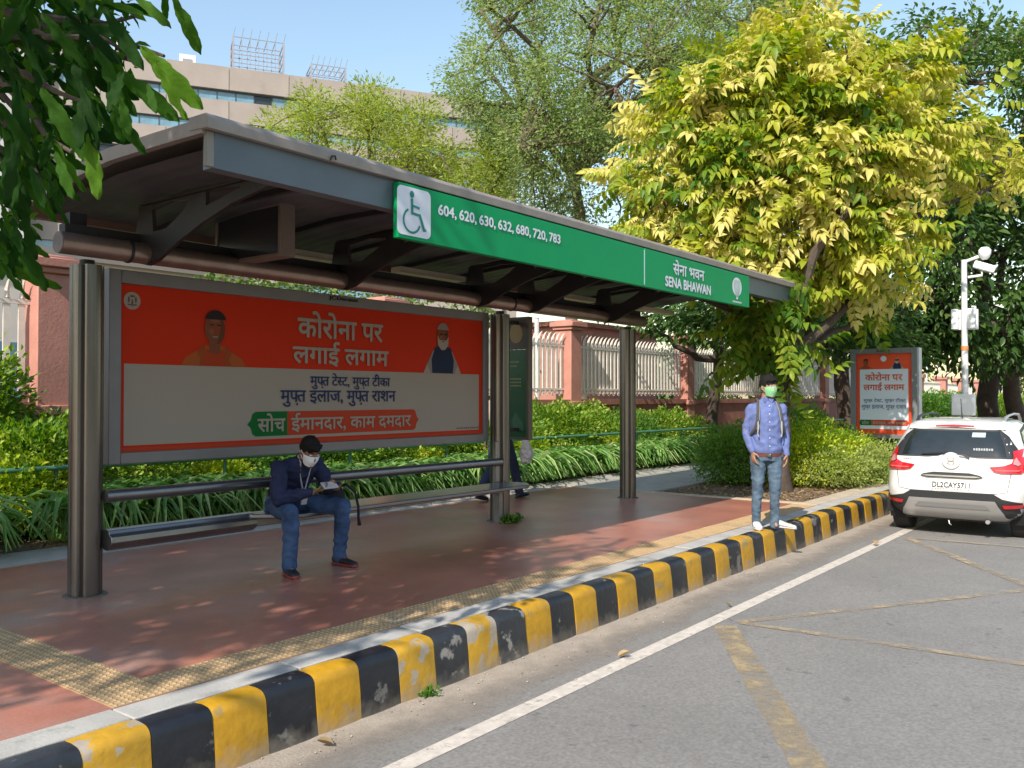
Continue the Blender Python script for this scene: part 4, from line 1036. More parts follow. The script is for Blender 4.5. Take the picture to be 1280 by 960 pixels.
Z = Vector((0, 0, 1))

# ---------------------------------------------- seated man
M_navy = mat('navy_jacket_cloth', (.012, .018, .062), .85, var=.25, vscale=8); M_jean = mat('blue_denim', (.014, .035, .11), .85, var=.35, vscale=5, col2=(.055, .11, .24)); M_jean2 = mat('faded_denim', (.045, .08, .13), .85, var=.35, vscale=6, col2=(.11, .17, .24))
M_blk = mat('black_fabric', (.012, .012, .014), .8); M_mw = mat('mask_white', (.75, .76, .80), .8); M_mg = mat('mask_green', (.22, .50, .26), .8, var=.1, vscale=20)
s1_ = thing('person', 'man in navy top, jeans and white mask sitting on the bench using a phone', 'person', (4.65, 5.9, 0))
pel = Vector((4.66, 6.0, .53)); chest = Vector((4.63, 5.84, .76)); nk = Vector((4.60, 5.69, .895)); hd = Vector((4.595, 5.60, .965))
sr = Vector((4.40, 5.73, .835)); sl_ = Vector((4.81, 5.77, .835)); er = Vector((4.33, 5.66, .60)); el_ = Vector((4.90, 5.70, .64)); wr = Vector((4.50, 5.45, .655)); wl = Vector((4.775, 5.48, .665))
kr = Vector((4.36, 5.53, .495)); kl = Vector((4.93, 5.57, .495)); ar = Vector((4.40, 5.60, .09)); al = Vector((4.93, 5.62, .09)); hr = pel + Vector((-.10, -.02, -.02)); hl_ = pel + Vector((.10, -.02, -.02))
hf = Vector((-.12, -.80, -.50))
b = MB(); P, r, f, u = head(b, hd, hf, Z, .97)
limb(b, [chest, nk, hd - u * .03 - f * .02], [.09, .055, .052])
torso(b, [(pel, (1, 0, 0), (0, -1, 0), .13, .09), (chest, (1, 0, 0), (0, -1, -.3), .13, .085), (nk, (1, 0, 0), (0, -1, -.5), .05, .045)])
limb(b, [sr, er, wr], [.04, .036, .026]); limb(b, [sl_, el_, wl], [.04, .036, .026])
limb(b, [hr, kr, ar], [.055, .036, .026]); limb(b, [hl_, kl, al], [.055, .036, .026])
limb(b, [ar, ar + Vector((-.02, -.06, -.05))], [.024, .015]); limb(b, [al, al + Vector((0, -.07, -.05))], [.024, .015])
hand(b, wr, Vector((.10, -.045, .02)), Vector((.2, .1, 1)), 1, .55, .95); hand(b, wl, Vector((-.08, -.045, .02)), Vector((-.2, .1, 1)), -1, .55, .95)
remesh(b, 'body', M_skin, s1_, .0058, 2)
face_parts(P, r, f, u, s1_, .97); hair(P, r, f, u, s1_, .97, .008); mask(P, r, f, u, s1_, M_mw, .97)
b = MB(); X_ = Vector((1, .05, 0))
torso(b, [(pel + Vector((0, .02, -.07)), X_, (0, -1, 0), .155, .115), (pel + Vector((0, 0, .02)), X_, (0, -1, 0), .165, .125), (Vector((4.645, 5.92, .66)), X_, (0, -1, -.2), .168, .122), (chest, X_, (0, -1, -.3), .182, .118), (Vector((4.61, 5.765, .84)), X_, (0, -1, -.5), .178, .098), (nk + Vector((0, .015, -.01)), X_, (0, -1, -.7), .08, .062), (nk + Vector((0, 0, .02)), X_, (0, -1, -.8), .062, .056)])
limb(b, [sr, er, wr + Vector((-.02, .02, 0))], [.068, .054, .038]); limb(b, [sl_, el_, wl + Vector((.02, .02, 0))], [.068, .054, .038])
remesh(b, 'jacket', M_navy, s1_, .009, 2, .018, 8, (1, 1, 1.8), 3)
b = MB()
torso(b, [(pel + Vector((0, .05, -.075)), X_, (0, -1, 0), .15, .11), (pel + Vector((0, 0, .03)), X_, (0, -1, 0), .15, .11)])
limb(b, [hr, kr + Vector((0, .02, 0)), kr + Vector((.015, .02, -.12)), ar + Vector((0, 0, .03)), ar + Vector((0, .0, -.02))], [.095, .070, .064, .056, .058]); limb(b, [hl_, kl + Vector((0, .02, 0)), kl + Vector((0, .02, -.12)), al + Vector((0, 0, .03)), al + Vector((0, 0, -.02))], [.095, .070, .064, .056, .058])
remesh(b, 'jeans', M_jean, s1_, .009, 2, .011, 9, (1, 1, 1.5), 7)
M_sred = mat('shoe_red_sole', (.28, .045, .04), .5); M_sblk = mat('shoe_black', (.018, .018, .024), .6)
shoe((4.43, 5.68, 0), (4.345, 5.455, 0), M_sblk, M_sred, s1_, .046, .07); shoe((4.93, 5.69, 0), (4.945, 5.44, 0), M_sblk, M_sred, s1_, .046, .07)
M_lan = mat('lanyard_white', (.42, .42, .45), .7)
b = MB()
for q in (-1, 1): b.tube([nk + Vector((.05 * q, .0, .035)), nk + Vector((.058 * q, -.045, -.02)), Vector((4.625 + .045 * q, 5.70, .765)), Vector((4.64 + .015 * q, 5.725, .66)), Vector((4.645, 5.74, .60))], .006, 6)
b.build('lanyard', M_lan, s1_, smooth=True)
MB().cbox((4.645, 5.725, .565), .055, .008, .085, Matrix.Rotation(R_(15), 3, 'X')).build('id_card', mat('card_white', (.5, .5, .52), .5), s1_)
ph = MB().cbox((4.635, 5.405, .70), .145, .014, .07, Matrix.Rotation(R_(-50), 3, 'X')).build('phone', mat('phone_white', (.45, .46, .48), .3), None, bevel=.004); tag(ph, 'white phone held in both hands by the seated man', 'phone')
ba_ = thing('shoulder_bag', 'black shoulder bag lying on the bench beside the seated man', 'bag', (5.15, 5.92, .455))
b = MB(); torso(b, [((5.14, 5.94, .456), (1, 0, 0), (0, -1, 0), .10, .07), ((5.14, 5.94, .50), (1, 0, 0), (0, -1, 0), .12, .08), ((5.13, 5.94, .57), (1, 0, 0), (0, -1, 0), .11, .07), ((5.12, 5.94, .63), (1, 0, 0), (0, -1, 0), .06, .045)]); remesh(b, 'bag_body', M_blk, ba_, .012, 3, .010, 9)
MB().tube([(5.08, 5.90, .60), (5.12, 5.76, .65), (5.17, 5.70, .58), (5.18, 5.67, .46), (5.175, 5.66, .36), (5.185, 5.66, .30)], [.012, .014, .012, .011, .012, .018], 6).build('strap', M_blk, ba_, smooth=True)

# ---------------------------------------------- standing man
s2_ = thing('person', 'young man in blue shirt, jeans and green mask standing on the kerb', 'person', (9.1, 3.66, 0))
M_shirt = mat('blue_shirt', (.11, .148, .335), .8, var=.12, vscale=14)
bf = Vector((-.80, -.60, 0)).normalized(); br = Vector((bf.y, -bf.x, 0)); bl = -br     # his front, right, left
o2 = Vector((9.10, 3.60, 0))
def W(x, y, z): return o2 + bl * x + bf * y + Z * z      # x to his left, y forward
hips = W(0, -.01, .80)
b = MB(); hf2 = (bf + bl * .38 - Z * .05); P, r, f, u = head(b, W(.015, .03, 1.505), hf2, Z, 1.0)
limb(b, [W(0, 0, 1.25), W(0, .0, 1.37), W(.01, .01, 1.45)], [.09, .055, .053])
torso(b, [(W(0, 0, .78), bl, bf, .13, .085), (W(0, 0, 1.0), bl, bf, .125, .08), (W(0, 0, 1.25), bl, bf, .14, .085), (W(0, 0, 1.34), bl, bf, .07, .06)])
SR = W(-.160, -.005, 1.275); SL = W(.160, -.005, 1.275); ER = W(-.212, -.03, 1.03); EL = W(.205, -.04, 1.03); WR = W(-.168, .07, .815); WL = W(.205, .03, .79)
limb(b, [SR, ER, WR], [.045, .038, .026]); limb(b, [SL, EL, WL], [.045, .038, .026])
HR = W(-.085, 0, .79); HL = W(.085, 0, .79); KR = W(-.10, .02, .43); KL = W(.075, .05, .43); AR = W(-.105, -.02, .085); AL = W(.085, .0, .085)
limb(b, [HR, KR, AR], [.055, .036, .026]); limb(b, [HL, KL, AL], [.055, .036, .026])
limb(b, [AR, AR + bf * .06 - Z * .05], [.024, .015]); limb(b, [AL, AL + bf * .06 - Z * .05], [.024, .015])
hand(b, WR, -Z * 1 + bf * .18 + bl * .12, bl + bf * -.3, 1, .42, 1.0); hand(b, WL, -Z * 1 + bf * .1 - bl * .05, br + bf * -.3, -1, .42, 1.0)
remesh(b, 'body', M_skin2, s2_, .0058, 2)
face_parts(P, r, f, u, s2_, 1.0); hair(P, r, f, u, s2_, 1.03, .012); mask(P, r, f, u, s2_, M_mg, 1.0)
b = MB()
torso(b, [(W(0, -.005, .795), bl, bf, .150, .110), (W(0, 0, .84), bl, bf, .165, .122), (W(0, 0, .92), bl, bf, .160, .115), (W(0, 0, 1.06), bl, bf, .165, .115), (W(0, 0, 1.2), bl, bf, .172, .115), (W(0, 0, 1.28), bl, bf, .160, .098), (W(0, 0, 1.325), bl, bf, .125, .078), (W(0, 0, 1.355), bl, bf, .085, .068), (W(0, .0, 1.385), bl, bf, .062, .058), (W(0, .0, 1.40), bl, bf, .058, .056)])
limb(b, [SR, ER, WR + Z * .01], [.053, .044, .036]); limb(b, [SL, EL, WL + Z * .01], [.053, .044, .036])
remesh(b, 'shirt', M_shirt, s2_, .009, 2, .014, 8, (1.2, 1.2, 1.3), 11)
b = MB()
torso(b, [(W(0, 0, .72), bl, bf, .15, .105), (W(0, 0, .79), bl, bf, .153, .108)])
limb(b, [HR - Z * .03, KR, W(-.105, .0, .25), AR + Z * .02, AR - Z * .045], [.088, .060, .050, .046, .050]); limb(b, [HL - Z * .03, KL, W(.08, .02, .25), AL + Z * .02, AL - Z * .045], [.088, .060, .050, .046, .050])
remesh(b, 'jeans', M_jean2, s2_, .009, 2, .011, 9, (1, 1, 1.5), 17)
b = MB(); torso(b, [(W(0, -.003, .768), bl, bf, .160, .118), (W(0, -.003, .802), bl, bf, .162, .120)], 26); b.build('belt', mat('brown_belt', (.12, .035, .02), .5), s2_, smooth=True)
b = MB(); b.cbox(W(.0, .124, .785), .04, .04, .03); b.build('buckle', M_seat, s2_, bevel=.004)
b = MB()
for q in (-1, 1): b.prism([(0, 0), (.035, -.045), (.055, -.005), (.045, .03)], lambda x, z, q=q: W(q * x, .066 + .012 * (x / .05), 1.375 + z), lambda x, z, q=q: W(q * x, .074 + .012 * (x / .05), 1.375 + z))
b.build('collar', M_shirt, s2_)
b = MB()
for k in range(6): b.tube([W(.002, .121 - .004 * max(0, k - 3), .88 + k * .085), W(.002, .125 - .004 * max(0, k - 3), .88 + k * .085)], .006, 8)
b.build('buttons', M_sw, s2_)
M_shw = mat('shoe_white', (.62, .61, .60), .6); M_shs = mat('shoe_grey_sole', (.45, .45, .46), .6)
shoe(AR - bf * .06 - Z * .085, AR + bf * .19 + br * .02 - Z * .085, M_shw, M_shs, s2_, .046, .07); shoe(AL - bf * .06 - Z * .085, AL + bf * .10 + bl * .19 - Z * .085, M_shw, M_shs, s2_, .046, .07)
bp2 = thing('backpack', 'dark backpack with pale edged straps worn by the standing man', 'backpack', (9.2, 3.7, 1.0))
b = MB(); torso(b, [(W(0, -.19, .90), bl, bf, .12, .06), (W(0, -.20, .98), bl, bf, .15, .085), (W(0, -.20, 1.2), bl, bf, .145, .08), (W(0, -.17, 1.34), bl, bf, .10, .05)]); remesh(b, 'pack', mat('pack_grey', (.05, .05, .055), .8), bp2, .013, 3, .006)
for q in (-1, 1):
    pts = [W(q * .075, -.10, 1.33), W(q * .09, -.03, 1.372), W(q * .10, .055, 1.345), W(q * .115, .112, 1.26), W(q * .125, .132, 1.16), W(q * .15, .115, 1.06), W(q * .175, .04, 1.0)]
    o = MB().tube(pts, .017, 8).build('strap', mat('strap_grey', (.06, .06, .06), .8), bp2, smooth=True)
    MB().tube([p + W(q * -.014, .008, 0) - o2 for p in pts], .0035, 6).build('strap_edge', mat('strap_edge_grey', (.33, .32, .31), .7), o, smooth=True)
    MB().tube([W(q * .125, .135, 1.16), W(q * .122, .142, 1.08), W(q * .128, .138, 1.02), W(q * .12, .135, .98)], [.008, .011, .006, .009], 6).build('loose_strap', MATS['strap_edge_grey'], o, smooth=True)

# ---------------------------------------------- man walking behind the panel
s3_ = thing('person', 'man in dark trousers walking behind the poster, only his legs in view', 'person', (9.3, 7.42, 0))
o2 = Vector((9.35, 7.42, 0)); bf = Vector((1, .0, 0)); bl = Vector((0, 1, 0))
b = MB(); P, r, f, u = head(b, W(0, .05, 1.52), bf, Z, 1.0); limb(b, [W(0, .02, 1.25), W(0, .03, 1.38), W(0, .04, 1.46)], [.09, .055, .053])
torso(b, [(W(0, 0, .80), bl, bf, .13, .085), (W(0, .01, 1.0), bl, bf, .125, .08), (W(0, .02, 1.25), bl, bf, .14, .085), (W(0, .03, 1.35), bl, bf, .07, .06)])
SR = W(-.18, .0, 1.29); SL = W(.18, .0, 1.29); ER = W(-.22, .10, 1.06); EL = W(.22, -.12, 1.04); WR = W(-.20, .28, .88); WL = W(.22, -.05, .82)
limb(b, [SR, ER, WR], [.045, .038, .026]); limb(b, [SL, EL, WL], [.045, .038, .026]); hand(b, WR, bf - Z * .8, bl, 1, .6); hand(b, WL, -Z + bf * .2, br, -1, .5)
HR = W(-.08, 0, .81); HL = W(.08, 0, .81); KR = W(-.08, .20, .46); AR = W(-.07, .33, .11); KL = W(.08, -.10, .45); AL = W(.08, -.36, .12)
limb(b, [HR, KR, AR], [.07, .047, .034]); limb(b, [HL, KL, AL], [.07, .047, .034])
remesh(b, 'body', M_skin, s3_, .009, 2); hair(P, r, f, u, s3_); face_parts(P, r, f, u, s3_)
b = MB(); torso(b, [(W(0, 0, .80), bl, bf, .15, .11), (W(0, 0, .95), bl, bf, .155, .11), (W(0, .01, 1.2), bl, bf, .18, .115), (W(0, .02, 1.3), bl, bf, .17, .09), (W(0, .03, 1.38), bl, bf, .065, .06)])
limb(b, [SR, ER, WR], [.068, .056, .041]); limb(b, [SL, EL, WL], [.068, .056, .041]); remesh(b, 'shirt', M_pw, s3_, .014, 3, .008)
b = MB(); torso(b, [(W(0, 0, .74), bl, bf, .14, .10), (W(0, 0, .84), bl, bf, .15, .105)])
limb(b, [HR, KR, AR - Z * .02], [.092, .066, .058]); limb(b, [HL, KL, AL - Z * .01], [.092, .066, .058]); remesh(b, 'trousers', mat('dark_trousers', (.015, .022, .06), .85, var=.3), s3_, .013, 3, .008)
shoe(AR + Vector((-.06, 0, -.11)), AR + Vector((.19, 0, -.085)), M_sblk, M_sblk, s3_); shoe(AL + Vector((-.05, 0, -.07)), AL + Vector((.17, 0, -.115)), M_sblk, M_sblk, s3_)
cb = MB(); torso(cb, [(Vector((9.60, 7.18, .50)), bl, bf, .06, .05), (Vector((9.62, 7.18, .60)), bl, bf, .10, .09), (Vector((9.60, 7.18, .74)), bl, bf, .07, .06), (Vector((9.60, 7.2, .86)), bl, bf, .015, .012)])
tb = thing('carrier_bag', 'crumpled white carrier bag held by the walking man', 'bag', (9.6, 7.18, .5)); remesh(cb, 'bag_body', mat('bag_white', (.55, .52, .50), .7), tb, .012, 2, .02, 14)
#@@CAR@@
# ================================================================== CAR (real size in its own axes, x forward from the rear, y left, z up)
M_cw = mat('car_white_paint', (.66, .66, .64), .25, coat=.7, var=.015, vscale=2)
M_cb = mat('car_black_plastic', (.025, .027, .030), .55, bump=.15, bscale=200)
M_cg = mat('car_dark_glass', (.018, .024, .026), .04, spec=.7, var=.3, vscale=2)
M_cs = mat('car_silver', (.45, .44, .43), .35, metal=.6); M_tail = mat('tail_red', (.55, .012, .018), .12, coat=.8, var=.12, vscale=8); M_clr = mat('tail_clear', (.42, .22, .22), .12, coat=.8)
M_tyre = mat('tyre_rubber', (.018, .018, .018), .8, bump=.4, bscale=60); M_rim = mat('rim_alloy', (.40, .40, .42), .3, metal=.8); M_seam = mat('seam_dark', (.03, .03, .03), .6)
CARS = .90
car = thing('car', 'white compact crossover car parked close to the kerb, seen from behind', 'car', (11.62, 2.31, ROAD_Z), R_(0.0), scale=CARS)
# horizontal slices: z, rear x, front x, half width, rear corner radius
SL_ = [(.26, .22, 3.86, .70, .22), (.34, .10, 3.93, .79, .24), (.50, .03, 3.98, .845, .25), (.62, .01, 3.99, .862, .26), (.74, .035, 3.98, .866, .27), (.88, .045, 3.93, .864, .30), (.98, .06, 3.80, .858, .32),
       (1.04, .075, 3.50, .848, .33), (1.09, .10, 3.02, .835, .34), (1.16, .13, 2.92, .812, .34), (1.26, .185, 2.74, .775, .33), (1.36, .255, 2.52, .730, .32), (1.44, .32, 2.32, .690, .30), (1.50, .36, 2.12, .655, .28), (1.545, .43, 1.98, .60, .26), (1.575, .60, 1.80, .52, .25), (1.588, .80, 1.65, .42, .22)]
def slice_ring(z, xr, xf, wd, rc):
    pts = []; nr = 8; rf = min(.5, (xf - xr) * .2)
    # rear edge from right to left, slightly bowed, then rounded corner, left side, front, right side
    half = []
    bow = .05
    for k in range(7): t = k / 6; y = (wd - rc) * t; half.append((xr + bow * (y / wd) ** 2, y))
    x0 = half[-1][0]
    for k in range(1, nr + 1): a = (PI / 2) * k / nr; half.append((x0 + rc * 1.15 * (1 - math.cos(a)), wd - rc + rc * math.sin(a)))
    xs = half[-1][0]; ns = 16
    for k in range(1, ns + 1): t = k / ns; half.append((xs + (xf - rf - xs) * t, wd * (1 - .035 * max(0, t - .6) * 2.5)))
    yw = half[-1][1]
    for k in range(1, nr + 1): a = (PI / 2) * k / nr; half.append((xf - rf + rf * math.sin(a) * .9, yw - rf * .8 * (1 - math.cos(a))))
    half.append((xf, 0))
    full = half + [(x, -y) for x, y in half[-2:0:-1]]
    return [(x, y, z) for x, y in full]
b = MB(); dense = []
for i in range(len(SL_) - 1):
    for k in range(3): t = k / 3; dense.append([SL_[i][q] * (1 - t) + SL_[i + 1][q] * t for q in range(5)])
dense.append(list(SL_[-1]))
b.rings([slice_ring(*q) for q in dense])
full_me = b.mesh('tmp'); bm = bmesh.new(); bm.from_mesh(full_me); BVH = BVHTree.FromBMesh(bm); bm.free()
# wheel openings: drop faces close to the wheel centres on the sides, add liners
WX = [.74, 3.295]; WR_ = .315; WZ = .315
bm = bmesh.new(); bm.from_mesh(full_me)
dl = [f for f in bm.faces if abs(f.calc_center_median().y) > .70 and any((f.calc_center_median().x - wx) ** 2 + (f.calc_center_median().z - WZ) ** 2 < .37 ** 2 for wx in WX)]
bmesh.ops.delete(bm, geom=dl, context='FACES'); me = bpy.data.meshes.new('body'); bm.to_mesh(me); bm.free()
me.polygons.foreach_set('use_smooth', [True] * len(me.polygons)); me.materials.append(M_cw); me.set_sharp_from_angle(angle=R_(50))
link(bpy.data.objects.new('body', me), car)
def patch(poly, m, name, parent=car, view='rear', eps=.004, res=.035, thick=.012, side=1):
    """a trim piece that follows the body surface; poly in (y, z) for the rear or (x, z) for a side"""
    bm = bmesh.new(); vs = [bm.verts.new((p[0], 0, p[1])) for p in poly]; f = bm.faces.new(vs)
    x0 = min(p[0] for p in poly); x1 = max(p[0] for p in poly); z0 = min(p[1] for p in poly); z1 = max(p[1] for p in poly)
    for i in range(1, int((x1 - x0) / res) + 1): bmesh.ops.bisect_plane(bm, geom=bm.verts[:] + bm.edges[:] + bm.faces[:], plane_co=(x0 + i * res, 0, 0), plane_no=(1, 0, 0))
    for i in range(1, int((z1 - z0) / res) + 1): bmesh.ops.bisect_plane(bm, geom=bm.verts[:] + bm.edges[:] + bm.faces[:], plane_co=(0, 0, z0 + i * res), plane_no=(0, 0, 1))
    bmesh.ops.triangulate(bm, faces=[f for f in bm.faces if len(f.verts) > 4])
    for v in bm.verts:
        if view == 'rear': o_, d_ = Vector((-1, v.co.x, v.co.z)), Vector((1, 0, 0))
        elif view == 'side': o_, d_ = Vector((v.co.x, 1.5 * side, v.co.z)), Vector((0, -side, 0))
        else: o_, d_ = Vector((v.co.x, v.co.z, 3)), Vector((0, 0, -1))
        h = BVH.ray_cast(o_, d_)
        if h[0] is None: h = BVH.find_nearest(Vector((.1, v.co.x, v.co.z)) if view == 'rear' else Vector((v.co.x, .6 * side, v.co.z)))
        nn = h[1] if h[1].dot(d_) < 0 else -h[1]
        v.co = h[0] + nn * eps
    r = bmesh.ops.extrude_face_region(bm, geom=bm.faces[:])
    nv = [v for v in r['geom'] if isinstance(v, bmesh.types.BMVert)]
    for v in nv:
        if view == 'rear': v.co.x -= thick * .5
        elif view == 'side': v.co.y += side * thick * .5
        else: v.co.z += thick * .5
    bmesh.ops.recalc_face_normals(bm, faces=bm.faces)
    me = bpy.data.meshes.new(name); bm.to_mesh(me); bm.free(); me.polygons.foreach_set('use_smooth', [True] * len(me.polygons)); me.set_sharp_from_angle(angle=R_(35)); me.materials.append(m)
    o = bpy.data.objects.new(name, me); link(o, parent); return o
mir = lambda P: [(-x, z) for x, z in P][::-1]
# rear glass with dark surround
patch([(-.79, 1.085), (-.70, 1.07), (-.30, 1.07), (-.17, 1.085), (-.10, 1.115), (.10, 1.115), (.17, 1.085), (.30, 1.07), (.70, 1.07), (.79, 1.085), (.745, 1.20), (.64, 1.36), (.54, 1.445), (-.54, 1.445), (-.64, 1.36), (-.745, 1.20)], M_cb, 'window_surround', eps=.001, thick=.004)
gl = patch([(-.64, 1.095), (-.30, 1.09), (-.17, 1.10), (-.11, 1.13), (.11, 1.13), (.17, 1.10), (.30, 1.09), (.64, 1.095), (.61, 1.22), (.53, 1.42), (-.53, 1.42), (-.61, 1.22)], M_cg, 'rear_window', eps=.006, thick=.004)
patch([(-.38, 1.34), (-.22, 1.34), (-.22, 1.40), (-.38, 1.40)], mat('sticker_pale', (.35, .45, .46), .4), 'window_sticker', gl, eps=.012, thick=.002)
def ctext(s, cx, cz, wd, h, m, bold, parent=car, eps=.02, nm='lettering'):
    V, Fc = text_pieces(s, bold); xa = min(v[0] for v in V); xb = max(v[0] for v in V); ya = min(v[1] for v in V); yb = max(v[1] for v in V)
    out = []
    for v in V:
        y = cx + wd / 2 - (v[0] - xa) / (xb - xa) * wd; z = cz - h / 2 + (v[1] - ya) / (yb - ya) * h; hh = BVH.ray_cast(Vector((-1, y, z)), Vector((1, 0, 0))); out.append((hh[0].x - eps - v[2] * .0003, y, z))
    me = bpy.data.meshes.new(nm); me.from_pydata(out, [], Fc); me.materials.append(m); o = bpy.data.objects.new(nm, me); link(o, parent); return o
def marks(cx, cz, wd, h, m, parent, eps, n_, nm):
    b = MB()
    for q_ in range(n_):
        y = cx + wd / 2 - (q_ + .5) * wd / n_; hh = BVH.ray_cast(Vector((-1, y, cz)), Vector((1, 0, 0))); b.cbox((hh[0].x - eps, y, cz), .003, wd / n_ * .72, h * (.8 + .25 * (q_ % 3) / 2))
    return stuff(b.build(nm, m, parent, local=True))
marks(-.37, 1.19, .24, .032, mat('sticker_white', (.4, .42, .44), .5), gl, .016, 8, 'sticker_print')
# spoiler with brake light
b = MB(); rg = []
for y in [-.60 + 1.2 * k / 12 for k in range(13)]:
    q = abs(y) / .6; xb_ = .30 + .09 * q * q; rg.append([(xb_, y, 1.478 - .03 * q), (xb_ + .01, y, 1.51 - .03 * q), (xb_ + .12, y, 1.553 - .035 * q), (xb_ + .32, y, 1.578 - .05 * q), (xb_ + .30, y, 1.50 - .03 * q), (xb_ + .08, y, 1.465 - .03 * q)])
b.rings(rg); sp = b.build('spoiler', M_cw, car, local=True, smooth=True)
b = MB(); b.rings([[(x, y, z) for x, z in ((.288 + abs(y) * .05, 1.484 + abs(y) * .02), (.30 + abs(y) * .05, 1.512 - abs(y) * .055), (.34, 1.512 - abs(y) * .055), (.34, 1.484 + abs(y) * .02))] for y in (-.24, -.12, 0, .12, .24)]); b.build('brake_light', M_tail, sp, local=True)
# tail lamps
TL = [(.845, 1.17), (.78, 1.20), (.70, 1.165), (.715, 1.08), (.70, 1.02), (.62, .985), (.46, .965), (.51, .905), (.60, .885), (.80, .885), (.855, .95), (.862, 1.06)]
for sgn, P_ in ((1, TL), (-1, mir(TL))):
    t_ = patch(P_, M_tail, 'tail_light', eps=.010, thick=.03)
    cl = [(.73, 1.08), (.705, 1.04), (.705, 1.0), (.75, .98), (.775, 1.0)]
    patch(cl if sgn > 0 else mir(cl), M_clr, 'clear_lens', t_, eps=.034, thick=.004)
    c2_ = [(.52, .93), (.54, .912), (.76, .912), (.78, .93)]
    patch(c2_ if sgn > 0 else mir(c2_), mat('tail_bright', (.75, .10, .09), .2, coat=.6), 'light_bar', t_, eps=.034, thick=.004)
# garnish, plate
patch([(-.38, .825), (-.30, .805), (.30, .805), (.38, .825), (.34, .85), (.22, .875), (-.22, .875), (-.34, .85)], M_cb, 'garnish', eps=.006, thick=.04)
patch([(-.36, .828), (-.29, .815), (.29, .815), (.36, .828), (.29, .836), (-.29, .836)], M_cs, 'garnish_chrome', eps=.03, thick=.02)
pl_ = patch([(-.26, .635), (.26, .635), (.26, .77), (-.26, .77)], mat('plate_white', (.72, .72, .68), .4), 'number_plate', eps=.004, thick=.012)
ctext('DL2CAY5711', 0.0, .71, .46, .072, mat('plate_black', (.03, .03, .03), .5), .02, pl_, .020, 'plate_lettering')
b = MB()
for k in range(14): b.cbox((.005, -.22 + k * .034, .655), .004, .02, .008)
stuff(b.build('plate_small_print', mat('plate_black', (.03, .03, .03), .5), pl_, local=True))
# emblem, badges, wiper
b = MB(); b.tube([(.058, 0, 1.03), (.028, 0, 1.03)], .115, 28); b.build('emblem_boss', M_cw, car, local=True, bevel=.02, seg=3)
b = MB(); b.cbox((.022, .032, 1.03), .012, .012, .07); b.cbox((.022, -.032, 1.03), .012, .012, .07); b.cbox((.022, 0, 1.032), .012, .052, .012)
b.rings([[(.024, math.cos(a) * r_, 1.03 + math.sin(a) * r_ * .85) for a in [2 * PI * k / 20 for k in range(20)]] for r_ in (.058, .064)], cap=False); b.build('emblem', M_cs, car, local=True)
marks(.56, 1.035, .12, .02, M_cs, car, .006, 4, 'badge'); marks(-.55, 1.035, .12, .02, M_cs, car, .006, 5, 'badge')
b = MB(); b.tube([(.07, .10, 1.125), (.055, 0, 1.135), (.06, -.16, 1.11), (.062, -.22, 1.075)], .012, 8); b.tube([(.085, .38, 1.115), (.07, .05, 1.15)], .008, 6); b.build('wiper', M_cb, car, local=True)
# lower bumper cladding, skid plate, reflectors
patch([(-.85, .50), (-.60, .555), (-.50, .62), (.50, .62), (.60, .555), (.85, .50), (.84, .36), (.77, .29), (-.77, .29), (-.84, .36)], M_cb, 'bumper_cladding', eps=.006, thick=.02)
sk = patch([(-.66, .275), (-.52, .525), (.52, .525), (.66, .275), (.60, .262), (-.60, .262)], M_cs, 'skid_plate', eps=.026, thick=.02)
patch([(-.46, .42), (-.40, .475), (.40, .475), (.46, .42)], mat('skid_grey', (.20, .20, .20), .6), 'skid_inset', sk, eps=.042, thick=.01)
for P_ in ([(.62, .44), (.60, .485), (.80, .50), (.83, .455)], mir([(.62, .44), (.60, .485), (.80, .50), (.83, .455)])): patch(P_, M_tail, 'reflector', eps=.026, thick=.012)
patch([(-.02, .22), (.02, .22), (.02, .27), (-.02, .27)], M_cb, 'tow_cover', eps=.02)
# tailgate and door seams
def seam(pts, view='rear', side=1):
    out = []
    for i in range(len(pts) - 1):
        a = Vector(pts[i]); c = Vector(pts[i + 1]); n_ = max(2, int((c - a).length / .05))
        for k in range(n_): out.append(a.lerp(c, k / n_))
    out.append(Vector(pts[-1])); P3 = []
    for p in out:
        h = BVH.ray_cast(Vector((-1, p.x, p.y)), Vector((1, 0, 0))) if view == 'rear' else BVH.ray_cast(Vector((p.x, 1.5 * side, p.y)), Vector((0, -side, 0)))
        if h[0]: P3.append(h[0])
    MB().tube(P3, .0045, 5).build('seam', M_seam, car, local=True)
seam([(-.73, 1.06), (-.70, .90), (-.66, .64), (-.40, .60), (.40, .60), (.66, .64), (.70, .90), (.73, 1.06)])
